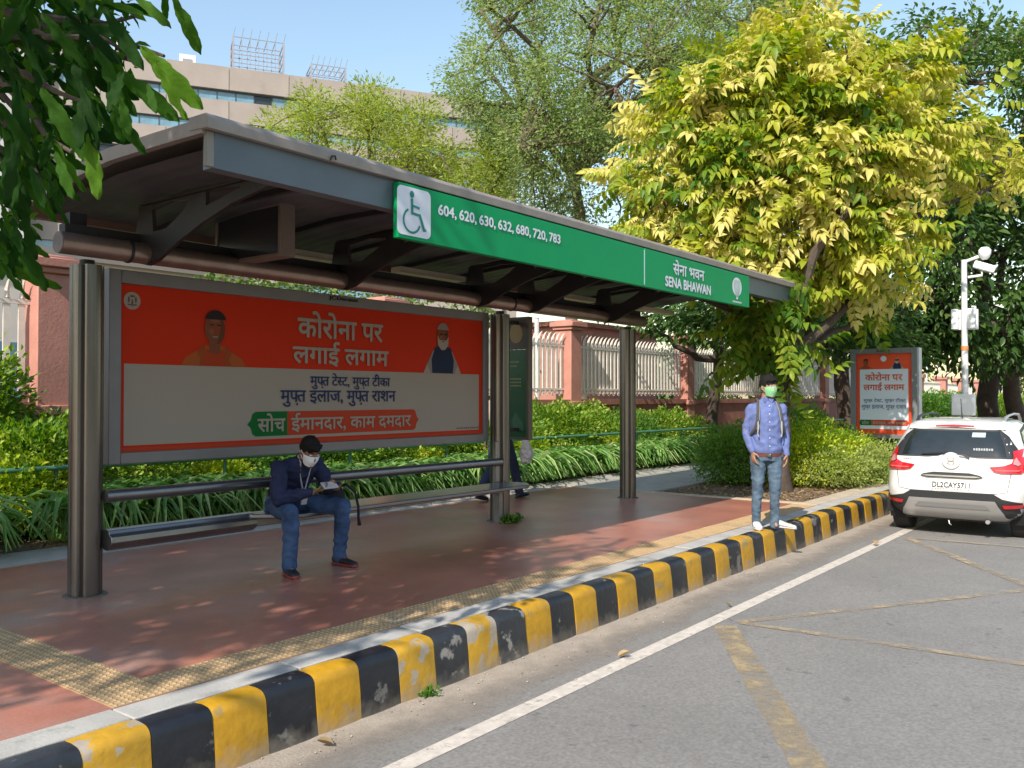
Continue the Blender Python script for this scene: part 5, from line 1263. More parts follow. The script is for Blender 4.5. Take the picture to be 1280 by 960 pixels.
# sides
for sd in (1, -1):
    patch([(.50, 1.13), (.62, 1.30), (.86, 1.43), (1.55, 1.50), (2.10, 1.47), (2.52, 1.25), (2.72, 1.10), (1.6, 1.08)], M_cb, 'window_surround', view='side', side=sd, eps=.002, thick=.004)
    for W_ in ([(.58, 1.145), (.68, 1.29), (.80, 1.38), (.80, 1.14)], [(.84, 1.14), (.84, 1.395), (1.50, 1.465), (1.50, 1.115)], [(1.56, 1.11), (1.56, 1.465), (2.05, 1.44), (2.45, 1.25), (2.58, 1.12)]):
        patch(W_, M_cg, 'side_window', view='side', side=sd, eps=.008, thick=.004)
    patch([(.34, .28), (3.70, .28), (3.70, .40), (3.50, .44), (.50, .44), (.34, .40)], M_cb, 'sill_cladding', view='side', side=sd, eps=.008, thick=.02)
    for wx in WX:
        b = MB(); n_ = 16; rg = []
        for k in range(n_ + 1):
            a = R_(-8 + 196 * k / n_); rg.append([(wx + math.cos(a) * rr_, sd * yy, WZ + math.sin(a) * rr_) for rr_, yy in ((.345, .80), (.345, .885), (.40, .89), (.42, .86))])
        b.rings(rg); b.build('wheel_arch', M_cb, car, local=True, smooth=True)
        wt = MB(); prof = [(.19, .63), (.30, .63), (.325, .65), (.33, .70), (.33, .79), (.325, .835), (.30, .855), (.19, .855)]
        wt.rings([[(wx + math.cos(a) * r_, sd * y_, WZ + math.sin(a) * r_) for r_, y_ in prof] for a in [2 * PI * k / 32 for k in range(33)]], cap=False)
        ty = wt.build('wheel', M_tyre, car, local=True, smooth=True)
        rb_ = MB(); rb_.tube([(wx, sd * .70, WZ), (wx, sd * .83, WZ)], .055, 14)
        for k in range(5):
            a = 2 * PI * k / 5; rb_.cbox((wx + math.cos(a) * .12, sd * .825, WZ + math.sin(a) * .12), .19, .03, .045, Matrix.Rotation(-a, 3, 'Y'))
        rb_.rings([[(wx + math.cos(a) * r_, sd * y_, WZ + math.sin(a) * r_) for r_, y_ in ((.195, .84), (.21, .845), (.205, .68))] for a in [2 * PI * k / 24 for k in range(25)]], cap=False)
        rb_.build('rim', M_rim, ty, local=True, smooth=True)
        wl_ = MB(); wl_.rings([[(wx + math.cos(R_(a)) * .37, y_, WZ + math.sin(R_(a)) * .37) for y_ in (sd * .60, sd * .86)] for a in range(-20, 201, 20)], cap=False); wl_.build('wheel_liner', M_cb, car, local=True)
    seam([(.82, 1.10), (.86, .9), (1.0, .62), (1.05, .42)], 'side', sd); seam([(1.53, 1.10), (1.53, .44)], 'side', sd); seam([(2.62, 1.10), (2.66, .8), (2.64, .44)], 'side', sd)
    for x_ in (.98, 1.72): MB().tube([(x_, sd * .868, .97), (x_ + .03, sd * .895, .972), (x_ + .15, sd * .895, .972), (x_ + .18, sd * .868, .97)], .013, 8).build('door_handle', M_cw, car, local=True, smooth=True)
    b = MB(); b.cbox((2.46, sd * .93, 1.13), .14, .18, .13); b.tube([(2.5, sd * .82, 1.09), (2.48, sd * .9, 1.10)], .02, 8); b.build('door_mirror', M_cw, car, local=True, bevel=.03, seg=3)
    # roof rail
    b = MB(); b.tube([(.62, sd * .545, 1.545), (.72, sd * .55, 1.60), (.92, sd * .555, 1.625), (1.4, sd * .555, 1.645), (1.85, sd * .55, 1.63), (2.0, sd * .545, 1.575), (2.06, sd * .54, 1.53)], [.026, .022, .018, .017, .018, .022, .026], 8); b.build('roof_rail', M_cs if sd < 0 else M_cb, car, local=True, smooth=True)
    patch([(3.66, .70), (3.40, .86), (3.30, .84), (3.52, .70)], M_clr, 'headlight', view='side', side=sd, eps=.006)
MB().tube([(.80, 0, 1.58), (.79, 0, 1.60), (.70, 0, 1.86)], [.02, .008, .004], 6).build('aerial', M_cb, car, local=True)
MB().box(.35, 3.7, -.64, .64, .20, .30).build('underbody', M_cb, car, local=True)
MB().tube([(.25, -.42, .24), (.12, -.42, .235)], .028, 10).build('exhaust', M_cs, car, local=True)
MB().tube([(.03, .03, .235), (.02, .02, .19), (.035, .0, .175)], .008, 6).build('tow_hook', M_cs, car, local=True)
patch([(2.12, -.56), (2.12, .56), (2.84, .66), (2.84, -.66)], M_cg, 'windscreen', view='top', eps=.006)
#@@PLANTS@@
# ================================================================== PLANTS
M_bark = mat('bark_grey_brown', (.13, .10, .075), .9, var=.3, vscale=5, bump=1.0, bscale=20)
M_barkd = mat('bark_dark', (.075, .055, .042), .9, var=.3, vscale=5, bump=1.0, bscale=20)
def wob(p0, p1, n, amp, rng):
    p0 = Vector(p0); p1 = Vector(p1); out = []
    L_ = (p1 - p0).length; k = Vector(rng.normal(size=3)) * 5
    for i in range(n + 1):
        t = i / n; e = math.sin(PI * t)
        out.append(p0.lerp(p1, t) + Vector((mnoise.noise(k + Vector((t * 3, 0, 0))), mnoise.noise(k + Vector((0, t * 3, 7))), mnoise.noise(k + Vector((3, t * 3, 0))) * .6)) * amp * L_ * e)
    return out
def tree(name, label, cat, base, fork, r0, centers, crs, tpl, n_per, size, m, bark=None, limbs=7, twig=.012, seed=1, droop=.3, group=None, tint=(.2, .5), wide=1.0, aniso=(1, 1, .8), extra_limbs=(), stuff_crown=False, size_var=.25, cl_tint=.25, trunk_n=8, outward=1.0):
    rng = np.random.default_rng(seed)
    base = Vector(base); fork = Vector(fork)
    t = thing(name, label, cat, base, group=group); bark = bark or M_bark
    tp = wob(base - Z * .15, fork, trunk_n, .06, rng); tr = [r0 * (1.35 if i == 0 else 1 - .35 * i / trunk_n) for i in range(trunk_n + 1)]
    MB().tube(tp, tr, 12).build('trunk', bark, t, smooth=True)
    centers = [Vector(c) for c in centers]; crs = list(crs)
    # limbs: farthest point choice among the leaf clusters
    ch = [max(range(len(centers)), key=lambda i: (centers[i] - fork).length)]
    while len(ch) < min(limbs, len(centers)):
        ch.append(max(range(len(centers)), key=lambda i: min((centers[i] - centers[j]).length for j in ch)))
    nodes = [(fork, r0 * .5)]
    for i in ch:
        p = wob(tp[-1 - int(rng.integers(0, 2))], centers[i], 9, .26, rng); rr_ = [r0 * .55 * (1 - .85 * k / 9) + twig * .6 for k in range(10)]
        MB().tube(p, rr_, 8).build('limb', bark, t, smooth=True); nodes += list(zip(p[2:], rr_[2:]))
    b = MB()
    for c in centers:
        q = min(nodes, key=lambda nd: (nd[0] - c).length)
        if (q[0] - c).length > .05: b.tube(wob(q[0], c, 4, .15, rng), [min(q[1], twig * 2.2), twig * 1.6, twig * 1.2, twig, twig * .5], 5, cap=False)
    if b.v: stuff(b.build('twigs', bark, t, smooth=True))
    pos = []; dr = []; ti = []; sz = []
    cc = sum(centers, Vector()) / len(centers)
    for c, cr in zip(centers, crs):
        k = int(n_per * (cr / np.mean(crs)) ** 2) + 1
        o = rng.normal(size=(k, 3)); o /= np.linalg.norm(o, axis=1, keepdims=True); rad = cr * rng.random(k) ** .45
        p = o * rad[:, None] * np.array(aniso)
        pos.append(p + np.array(c)); d = o * np.array([1, 1, .5]) + np.array([0, 0, -droop]) + rng.normal(size=(k, 3)) * .35 + np.array((c - cc).normalized()) * .35 * outward
        dr.append(d); tn = rng.random() * cl_tint; ti.append(tint[0] + (tint[1] - tint[0]) * rng.random(k) + tn); sz.append(size * (1 + size_var * rng.normal(size=k)).clip(.5, 1.6))
    pos = np.concatenate(pos); dr = np.concatenate(dr); ti = np.concatenate(ti); sz = np.concatenate(sz)
    cloud('crown', tpl[0], tpl[1], pos, rots(dr, .6, rng), sz, ti, m, t)
    return t
def blob(c, rad, n, rng, shell=.55, zmin=None, noise_cut=0.0, keep=None):
    """cluster centres inside an ellipsoid, with gaps"""
    out = []; c = Vector(c); k = 0
    while len(out) < n and k < n * 40:
        k += 1; v = Vector(rng.normal(size=3)).normalized() * (shell + (1 - shell) * rng.random())
        p = c + Vector((v.x * rad[0], v.y * rad[1], v.z * rad[2]))
        if zmin is not None and p.z < zmin: continue
        if noise_cut and mnoise.noise(p * (2.2 / max(rad))) < -noise_cut * .2 + .0 * k: continue
        out.append(p)
    return out
rg_ = np.random.default_rng(11)
# pinnate frond: leaflets in pairs along a drooping stalk
def frond(npair=4, ll=.31, lw=.18, droop=.24):
    v = []; f = []
    lv, lf = leaf_tpl(ll, lw, .25, 3, .25)
    def place(x, z, ang, s=1.0):
        k = len(v); ca, sa = math.cos(ang), math.sin(ang)
        for a, b_, c in lv: a *= s; b_ *= s; v.append((x + a * ca - b_ * sa, a * sa + b_ * ca, z + c * s - .10 * a))
        f.extend([tuple(i + k for i in q) for q in lf])
    for i in range(npair):
        t = .18 + .74 * i / (npair - 1); z = -droop * t * t
        s = .8 + .3 * math.sin(PI * t)
        place(t, z, R_(58), s); place(t, z, -R_(58), s)
    place(.96, -droop * .92, 0, 1.05)
    k = len(v); v.extend([(0, -.006, 0), (0, .006, 0), (.5, -.005, -droop * .25), (.5, .005, -droop * .25), (1, 0, -droop)]); f.extend([(k, k + 1, k + 3, k + 2), (k + 2, k + 3, k + 4)])
    return v, f
FR = frond()
Y_stops = [(0.0, (.025, .075, .012)), (.25, (.06, .15, .018)), (.45, (.20, .28, .025)), (.70, (.42, .42, .045)), (1.0, (.66, .58, .20))]
M_yl_leaf = leafmat('yellow_green_leaf', Y_stops, .38, .42)
# ---- yellow-green tree by the kerb end; its largest fronds are parts of their own
tb_ = atz(978, 612); tb_.z = -.02
def yc(px, py, d): return atd(px, py, d)
cs = []; rr2 = []
rg2 = np.random.default_rng(5)
poly_rows = [(28, 1000, 1110), (50, 930, 1140), (80, 900, 1155), (110, 845, 1170), (150, 800, 1180), (200, 785, 1185), (250, 780, 1172), (300, 800, 1140), (325, 850, 1130), (345, 930, 1130), (368, 1000, 1140), (384, 1010, 1120)]
def in_rows(px, py, rows):
    for i in range(len(rows) - 1):
        if rows[i][0] <= py <= rows[i + 1][0]:
            t = (py - rows[i][0]) / (rows[i + 1][0] - rows[i][0]); return rows[i][1] * (1 - t) + rows[i + 1][1] * t <= px <= rows[i][2] * (1 - t) + rows[i + 1][2] * t
    return False
def fill(rows, n, d0, d1, rng, front=0.5, cx=None, gap=0):
    out = []
    y0, y1 = rows[0][0], rows[-1][0]; x0 = min(r[1] for r in rows); x1 = max(r[2] for r in rows); k = 0
    while len(out) < n and k < n * 60:
        k += 1; px = x0 + (x1 - x0) * rng.random(); py = y0 + (y1 - y0) * rng.random()
        if not in_rows(px, py, rows): continue
        # rounder crown: edge points sit at the middle depth
        u = abs((px - (x0 + x1) / 2) / ((x1 - x0) / 2)); v_ = abs((py - (y0 + y1) / 2) / ((y1 - y0) / 2)); e = max(0, 1 - max(u, v_) ** 2) ** .5
        mid = (d0 + d1) / 2; h = (d1 - d0) / 2 * (e * .85 + .15)
        d = mid - h if rng.random() < front else mid + h * (2 * rng.random() - 1)
        p = atd(px, py, d)
        if gap and mnoise.noise(Vector((px, py, d * 20)) * .018 + Vector((gap, 0, 0))) < -.12: continue
        out.append(p)
    return out
yrows = poly_rows
yc_all = fill(yrows, 235, 12.9, 17.5, rg2, .6, gap=3) + fill([(135, 1195, 1245), (180, 1190, 1262), (228, 1200, 1255)], 12, 14.5, 16, rg2, .5)
yt = tree('yellow_leafed_tree', 'bright yellow-green tree with drooping compound leaves behind the standing man', 'tree', tb_, atd(978, 455, 13.2), .15, yc_all, [.45] * len(yc_all), FR, 14, .36, M_yl_leaf, M_barkd, limbs=9, twig=.014, seed=4, droop=.15, tint=(.0, .22), cl_tint=.66, aniso=(1, 1, .6))
# front fronds as parts
ym = []
for tn in (.12, .30, .48, .62, .74):
    q = cloud('leaf_spray', FR[0], FR[1], [(0, 0, 0)], np.eye(3)[None], [1.0], [tn], M_yl_leaf, None); ym.append(q.data); bpy.data.objects.remove(q)
front = sorted(yc_all, key=lambda p: (p - CAM).dot(Fw))[:140]
cnt = 0
for c in front:
    for q in range(2):
        if cnt >= 280: break
        cnt += 1
        o = bpy.data.objects.new('leaf_spray', ym[int(rg2.integers(0, 5))]); link(o, yt)
        p = c + Vector(rg2.normal(size=3)) * .25; d = (CAM - p).normalized() * .45 + Vector(rg2.normal(size=3)) * .6; d.z -= .12; d.normalize()
        upv = Vector((0, 0, 1)) + (CAM - p).normalized() * .5; y_ = upv.cross(d).normalized(); z_ = d.cross(y_)
        mt = Matrix((d, y_, z_)).transposed(); o.rotation_euler = mt.to_euler(); o.location = p - tb_; s_ = .38 + .18 * rg2.random(); o.scale = (s_,) * 3

lp_ = fill([(380, 925, 1020), (400, 925, 1020), (440, 935, 1010), (455, 950, 1005)], 22, 12.6, 14.2, rg2, .5)
pos = np.concatenate([np.array(c) + rg2.normal(size=(7, 3)) * .2 for c in lp_]); d_ = rg2.normal(size=(len(pos), 3)) + np.array([0, 0, -.4])
stuff(cloud('lower_foliage', FR[0], FR[1], pos, rots(d_, .6, rg2), .38 + .12 * rg2.random(len(pos)), .02 + .22 * rg2.random(len(pos)), M_yl_leaf, yt))
# ---- broadleaf dark trees on the right
LEAF4 = leaf_tpl(1, .46, .2, 3, .25)
M_dk = leafmat('dark_broad_leaf', [(0, (.014, .035, .010)), (.4, (.03, .07, .016)), (.75, (.06, .12, .025)), (1, (.13, .19, .05))], .25, .35)
M_mid = leafmat('mid_green_leaf', [(0, (.025, .065, .016)), (.5, (.06, .13, .028)), (1, (.15, .21, .05))], .3, .45)
rows = [(190, 1170, 1330), (230, 1140, 1330), (280, 1080, 1340), (330, 1020, 1340), (380, 960, 1340), (415, 1000, 1340), (440, 1170, 1340), (462, 1225, 1340)]
c_ = fill(rows, 175, 21, 28, rg2, .5, gap=5)
tree('fig_tree', 'dark broad-leafed tree leaning over the far fence behind the white car', 'tree', atd(1272, 530, 27) - Z * (atd(1272, 530, 27).z + .05), atd(1262, 455, 25), .30, c_, [.80] * len(c_), LEAF4, 85, .21, M_dk, M_barkd, limbs=8, twig=.03, seed=6, droop=.5, tint=(.1, .6), cl_tint=.3)
rows = [(28, 1130, 1320), (60, 1120, 1330), (110, 1140, 1340), (200, 1150, 1350), (260, 1160, 1350)]
c_ = fill(rows, 160, 23, 29, rg2, .4, gap=9)
p = atd(1240, 500, 27); p.z = -.1
tree('tall_tree', 'tall dark green tree rising at the top right behind the yellow tree', 'tree', p, atd(1220, 300, 27), .32, c_, [.85] * len(c_), LEAF4, 80, .17, M_mid, M_barkd, limbs=8, twig=.03, seed=8, droop=.3, tint=(.05, .6), cl_tint=.35)
# dark trees behind the fence, beneath and behind the yellow crown
rows = [(375, 790, 1120), (400, 800, 1140), (412, 830, 1150), (425, 990, 1150), (445, 1060, 1150)]
c_ = fill(rows, 80, 19, 24, rg2, .5, gap=2)
p = atd(890, 480, 23); p.z = -.1
tree('garden_tree', 'low dark green tree behind the fence under the end of the green sign', 'tree', p, atd(900, 430, 22.5), .18, c_, [.62] * len(c_), LEAF4, 90, .15, M_mid, M_barkd, limbs=6, twig=.02, seed=9, tint=(0, .5))
rows = [(70, 900, 1180), (200, 880, 1200), (330, 860, 1180), (420, 900, 1180)]
c_ = fill(rows, 60, 26, 31, rg2, .3)
p = atd(1060, 500, 29); p.z = -.1
tree('backdrop_tree', 'dense dark tree behind the yellow tree, seen through its gaps', 'tree', p, atd(1050, 400, 29), .3, c_, [1.5] * len(c_), LEAF4, 120, .26, M_mid, M_barkd, limbs=6, twig=.03, seed=10, tint=(0, .45))
# ---- big spreading sparse tree behind the fence
M_blg = leafmat('blue_green_fine_leaf', [(0, (.10, .16, .06)), (.5, (.20, .28, .09)), (1, (.34, .39, .15))], .45, .5)
QL = quad_tpl(.5)
rows = [(-60, 590, 960), (0, 600, 1010), (40, 590, 1010), (90, 560, 960), (130, 575, 900), (160, 600, 850), (200, 620, 800), (240, 640, 780), (275, 690, 780)]
c_ = fill(rows, 310, 21, 29, rg2, .3, gap=6)
fk = atd(712, 175, 25)
p = atd(735, 500, 25); p.z = -.1
tree('spreading_tree', 'large spreading tree with sparse blue-green leaves and gnarled limbs over the shelter', 'tree', p, fk, .21, c_, [.74] * len(c_), QL, 310, .092, M_blg, M_bark, limbs=20, twig=.028, seed=12, droop=.1, tint=(0, .7), cl_tint=.35, size_var=.35)
# ---- feathery light green trees in front of the office block
M_fth = leafmat('feathery_light_leaf', [(0, (.13, .20, .03)), (.5, (.24, .32, .05)), (1, (.38, .42, .11))], .4, .5)
QN = quad_tpl(.32)
rows = [(108, 430, 470), (135, 345, 520), (165, 325, 640), (200, 330, 640), (235, 420, 640), (265, 520, 640)]
c_ = fill(rows, 118, 30, 36, rg2, .4, gap=8)
p = atd(470, 500, 33); p.z = -.1
tree('feathery_tree', 'feathery light green tree in front of the office block above the shelter roof', 'tree', p, atd(470, 330, 33), .26, c_, [.82] * len(c_), QN, 270, .155, M_fth, M_bark, limbs=14, twig=.03, seed=13, droop=0, tint=(0, .7), cl_tint=.3)
rows = [(140, 560, 640), (170, 545, 650), (220, 540, 655), (270, 560, 660), (340, 560, 660)]
c_ = fill(rows, 48, 27, 31, rg2, .4, gap=8)
p = atd(600, 500, 29); p.z = -.1
tree('feathery_tree', 'smaller feathery green tree between the office block and the spreading tree', 'tree', p, atd(600, 340, 29), .2, c_, [.72] * len(c_), QN, 220, .145, M_fth, M_bark, limbs=8, twig=.03, seed=14, droop=0, tint=(0, .6), cl_tint=.3)
for (X_, Y_, h_, lb) in ((13.5, 17, 3.3, 'small backdrop tree behind the fence under the right part of the roof'), (18.5, 19, 3.6, 'small backdrop tree behind the fence left of the pink house'), (23, 24, 4.6, 'backdrop tree rising behind the pink house'), (26, 21, 3.0, 'dark backdrop tree behind the fence left of the yellow tree'), (34, 23, 3.6, 'dark backdrop tree behind the fence right behind the standing man'), (44, 24, 4.0, 'dark backdrop tree behind the fence left of the advertising panel'), (58, 26, 4.6, 'dark backdrop tree behind the far fence over the advertising panel'), (72, 24, 5.0, 'dark backdrop tree behind the far fence by the camera pole'), (86, 22, 5.4, 'dark backdrop tree behind the far fence right of the camera pole'), (100, 14, 6.0, 'dark backdrop tree at the far end of the fence on the right')):
    rgb = np.random.default_rng(int(X_)); c_ = blob((X_, Y_, h_ * .62), (2.8 if X_ < 24 else 5.5 if X_ < 50 else 8.5, 1.8 if X_ < 24 else 3.5, h_ * .6), 60, rgb, .4, .3)
    tree('backdrop_tree', lb, 'tree', (X_, Y_, -.1), (X_, Y_, h_ * .4), .25, c_, [(.7 if X_ < 24 else 1.3) + h_ * .08] * len(c_), LEAF4, 55, .17 if X_ < 24 else .34, M_mid, M_barkd, limbs=4, twig=.03, seed=int(X_), tint=(0, .45))
# greenery behind the fence over the poster and between the pillars
for (x0_, x1_, d_, sd_, lb) in ((215, 330, 17.0, 21, 'leafy green tree behind the fence over the middle of the poster'), (330, 430, 18.5, 22, 'leafy green tree behind the fence above the poster lettering'), (430, 640, 20.0, 23, 'leafy green tree behind the fence over the right end of the poster')):
    rows = [(350 + (x0_ - 215) * .05, x0_, x1_), (420, x0_, x1_), (470, x0_, x1_)]
    c_ = fill(rows, 36, d_, d_ + 2.5, rg2, .5)
    p = atd((x0_ + x1_) / 2, 500, d_ + 1); p.z = -.1
    tree('garden_tree', lb, 'tree', p, atd((x0_ + x1_) / 2, 440, d_ + 1), .12, c_, [.6] * len(c_), LEAF4, 70, .14, M_mid, M_barkd, limbs=4, twig=.015, seed=sd_, tint=(.3, .9))

# ---- street tree whose leafy branch hangs in at the top left (its crown shades the shelter)
def big_leaf():
    v = []; f = []; n = 18
    for i in range(n + 1):
        t = i / n; ww = .118 * math.sin(PI * min(1, .04 + t * .96)) ** .6 * (1 + .10 * math.sin(t * 23) + .05 * math.sin(t * 51)) * (.72 + .5 * t) if 0 < i < n else .01
        z = -.16 * t * t + .012 * math.sin(t * 15)
        v += [(t, -ww, z + .03 * math.sin(t * 21)), (t, -ww * .5, z + .015), (t, 0, z - .02), (t, ww * .5, z + .02), (t, ww, z + .03 * math.sin(t * 17 + 1))]
    for i in range(n):
        a = i * 5
        for k in range(4): f.append((a + k, a + k + 1, a + k + 6, a + k + 5))
    return v, f
BL = big_leaf()
M_fg = leafmat('hanging_leaf', [(0, (.008, .032, .005)), (.4, (.018, .065, .008)), (.75, (.045, .125, .012)), (1, (.10, .21, .02))], .45, .65, veins=.05, spec=.12)
sb = Vector((-2.3, 6.4, 0)); ft = thing('street_tree', 'street tree with big wavy leaves whose branch hangs in at the top left', 'tree', sb)
MB().tube([sb - Z * .3, sb + Vector((.05, .05, 1.5)), sb + Vector((0, -.1, 3.0)), sb + Vector((.1, -.2, 4.2))], [.30, .22, .19, .17], 14).build('trunk', M_bark, ft, smooth=True)
top_ = sb + Vector((.1, -.2, 4.2))
rg3 = np.random.default_rng(23)
lp = []
anchor = atd(-60, 20, 3.9)
main = wob(top_, anchor, 10, .08, rg3) ; MB().tube(main, [.11 - .008 * k for k in range(11)], 9).build('limb', M_bark, ft, smooth=True)
twt = [atd(60, 60, 3.6), atd(150, 60, 3.4), atd(205, 70, 3.4), atd(110, 130, 3.3), atd(40, 180, 3.6), atd(90, 190, 3.3), atd(20, 290, 3.7), atd(-30, 120, 3.8), atd(60, 260, 3.5), atd(170, 20, 3.6), atd(5, 60, 3.5)]
ntw = []
for c in twt:
    p = wob(anchor, c, 6, .2, rg3); MB().tube(p, [.028 - .0035 * k for k in range(7)], 6).build('twig', M_barkd, ft, smooth=True); ntw.append(p)
lm = []
for tn in (.0, .2, .4, .6, .8):
    q = cloud('leaf', BL[0], BL[1], [(0, 0, 0)], np.eye(3)[None], [1.0], [tn], M_fg, None); lm.append(q.data); bpy.data.objects.remove(q)
fr_rows = [(-30, -40, 215), (20, -40, 150), (70, -40, 170), (110, -40, 150), (150, -40, 120), (190, -40, 80), (230, -40, 55), (290, -40, 28), (350, -40, 15)]
def put_leaf(px, py, d, ang, L_, roll, ti):
    """leaf starting at a pixel, pointing down the picture at angle ang (0 = straight down, positive to the right)"""
    p = atd(px, py, d); dr = (Rt * math.sin(ang) - Up * math.cos(ang) + Fw * float(rg3.normal() * .25)).normalized()
    nz_ = (-Fw + Rt * roll + Vector(rg3.normal(size=3)) * .25).normalized(); y_ = nz_.cross(dr).normalized(); z_ = dr.cross(y_)
    o = bpy.data.objects.new('leaf', lm[ti]); link(o, ft); o.location = p - sb; o.rotation_euler = Matrix((dr, y_, z_)).transposed().to_euler(); o.scale = (L_, L_ * random.uniform(.8, 1.15), L_)
hero = [(176, 58, 3.3, .75, .30, .2, 4), (195, 78, 3.25, .35, .22, -.3, 4), (215, -5, 3.3, .45, .22, .3, 3), (150, 90, 3.3, .9, .26, .5, 3), (185, 105, 3.3, .35, .13, 0, 2), (165, -8, 3.4, .9, .20, .2, 3), (112, 165, 3.2, .1, .24, .1, 4), (60, 165, 3.3, .35, .24, .1, 3), (100, 100, 3.2, .25, .26, -.4, 0), (150, 120, 3.2, .2, .14, 0, 2), (70, 190, 3.2, .35, .18, 0, 3), (30, 220, 3.4, .5, .20, 0, 2), (24, 320, 3.4, .45, .16, .1, 2), (20, 295, 3.5, .9, .14, .1, 3), (0, 290, 3.5, .2, .20, .3, 3), (12, 175, 3.3, .1, .26, .4, 1), (120, 60, 3.3, .5, .30, .2, 1), (90, 50, 3.3, .2, .30, -.2, 0), (130, 10, 3.4, .6, .28, .4, 1), (20, 100, 3.3, .2, .30, .2, 1), (52, 110, 3.25, .5, .30, -.2, 2), (205, -20, 3.4, -.1, .14, .2, 2), (140, 130, 3.2, .45, .2, .2, 1)]
for h in hero: put_leaf(*h)
n_l = 0
while n_l < 250:
    px = -40 + 250 * rg3.random(); py = -50 + 395 * rg3.random()
    if not in_rows(px, max(-30, py), fr_rows): continue
    if rg3.random() > math.exp(-max(0, px - 90) / 90): continue
    n_l += 1
    put_leaf(px, py - 12, 3.2 + 1.3 * rg3.random(), .35 + .5 * float(rg3.normal()), .11 + .15 * rg3.random(), float(rg3.normal()) * .5, int(min(4, abs(rg3.normal()) * 1.5)))
# small twiggy leaves, and the rest of the crown above and behind the camera's view
pos = []; 
for k in range(700):
    px = -40 + 240 * rg3.random(); py = -40 + 390 * rg3.random()
    if in_rows(px - 8, max(-30, py - 5), fr_rows): pos.append(tuple(atd(px, py, 3.4 + .9 * rg3.random())))
d_ = rg3.normal(size=(len(pos), 3)); d_[:, 2] -= .6
stuff(cloud('small_leaves', LEAF4[0], LEAF4[1], pos, rots(d_, .6, rg3), .05 + .05 * rg3.random(len(pos)), rg3.random(len(pos)) * .7, M_fg, ft))
cl = []
while len(cl) < 330:
    x = -6.0 + 7.6 * rg3.random(); y = 2.75 + 4.6 * rg3.random(); z = 4.3 + 2.6 * rg3.random()
    if x > .9 and y > 7.0: continue
    v = Vector((x, y, z)) - CAM; fd = v.dot(Fw)
    if fd > 0 and abs(v.dot(Rt)) / fd < .66 and abs(v.dot(Up)) / fd < .52: continue
    sx = x + 1.17 * z; sy = y + .23 * z
    if sx < 2.6 and sy < 5.0: continue
    if sy < 5.3 and sx > 6.1: continue        # sunlit corner at the lower left of the picture
    cl.append((x, y, z))
pos = []; 
for c in cl: pos.append(np.array(c) + rg3.normal(size=(30, 3)) * np.array([.45, .30, .35]))
pos = np.concatenate(pos); 
km_ = (pos[:, 1] + .228 * pos[:, 2] > 3.66) ; pos = pos[km_]
d_ = rg3.normal(size=(len(pos), 3)); d_[:, 2] -= .4
cloud('crown', BL[0], BL[1], pos, rots(d_, .6, rg3), .25 + .13 * rg3.random(len(pos)), rg3.random(len(pos)) * .7, M_fg, ft)
for k in range(9):
    c = cl[k * 31]; MB().tube(wob(top_, c, 7, .15, rg3), [.10 - .011 * q for q in range(8)], 7).build('limb', M_bark, ft, smooth=True)

for (X_, Y_, h_, lb) in ((-24, -22, 9, 'added unseen tree across the road behind the viewer on the left'), (-12, -24, 10, 'added unseen tree across the road behind the viewer'), (0, -23, 9, 'added unseen tree straight across the road'), (13, -24, 10, 'added unseen tree across the road facing the shelter end'), (27, -23, 9, 'added unseen tree across the road facing the parked car'), (42, -22, 10, 'added unseen tree across the road far ahead'), (-34, -9, 10, 'added unseen tree back along the road')):  # out-of-view trees added for reflections and to dim the ambient light
    rgb = np.random.default_rng(int(X_ + 99)); c_ = blob((X_, Y_, h_ * .62), (6.5, 4, h_ * .42), 55, rgb, .4, .3)
    tree('added_unseen_tree', lb, 'tree', (X_, Y_, -.3), (X_, Y_, h_ * .4), .3, c_, [1.9] * len(c_), LEAF4, 50, .42, M_mid, M_barkd, limbs=4, twig=.03, seed=int(X_ + 99), tint=(0, .5))
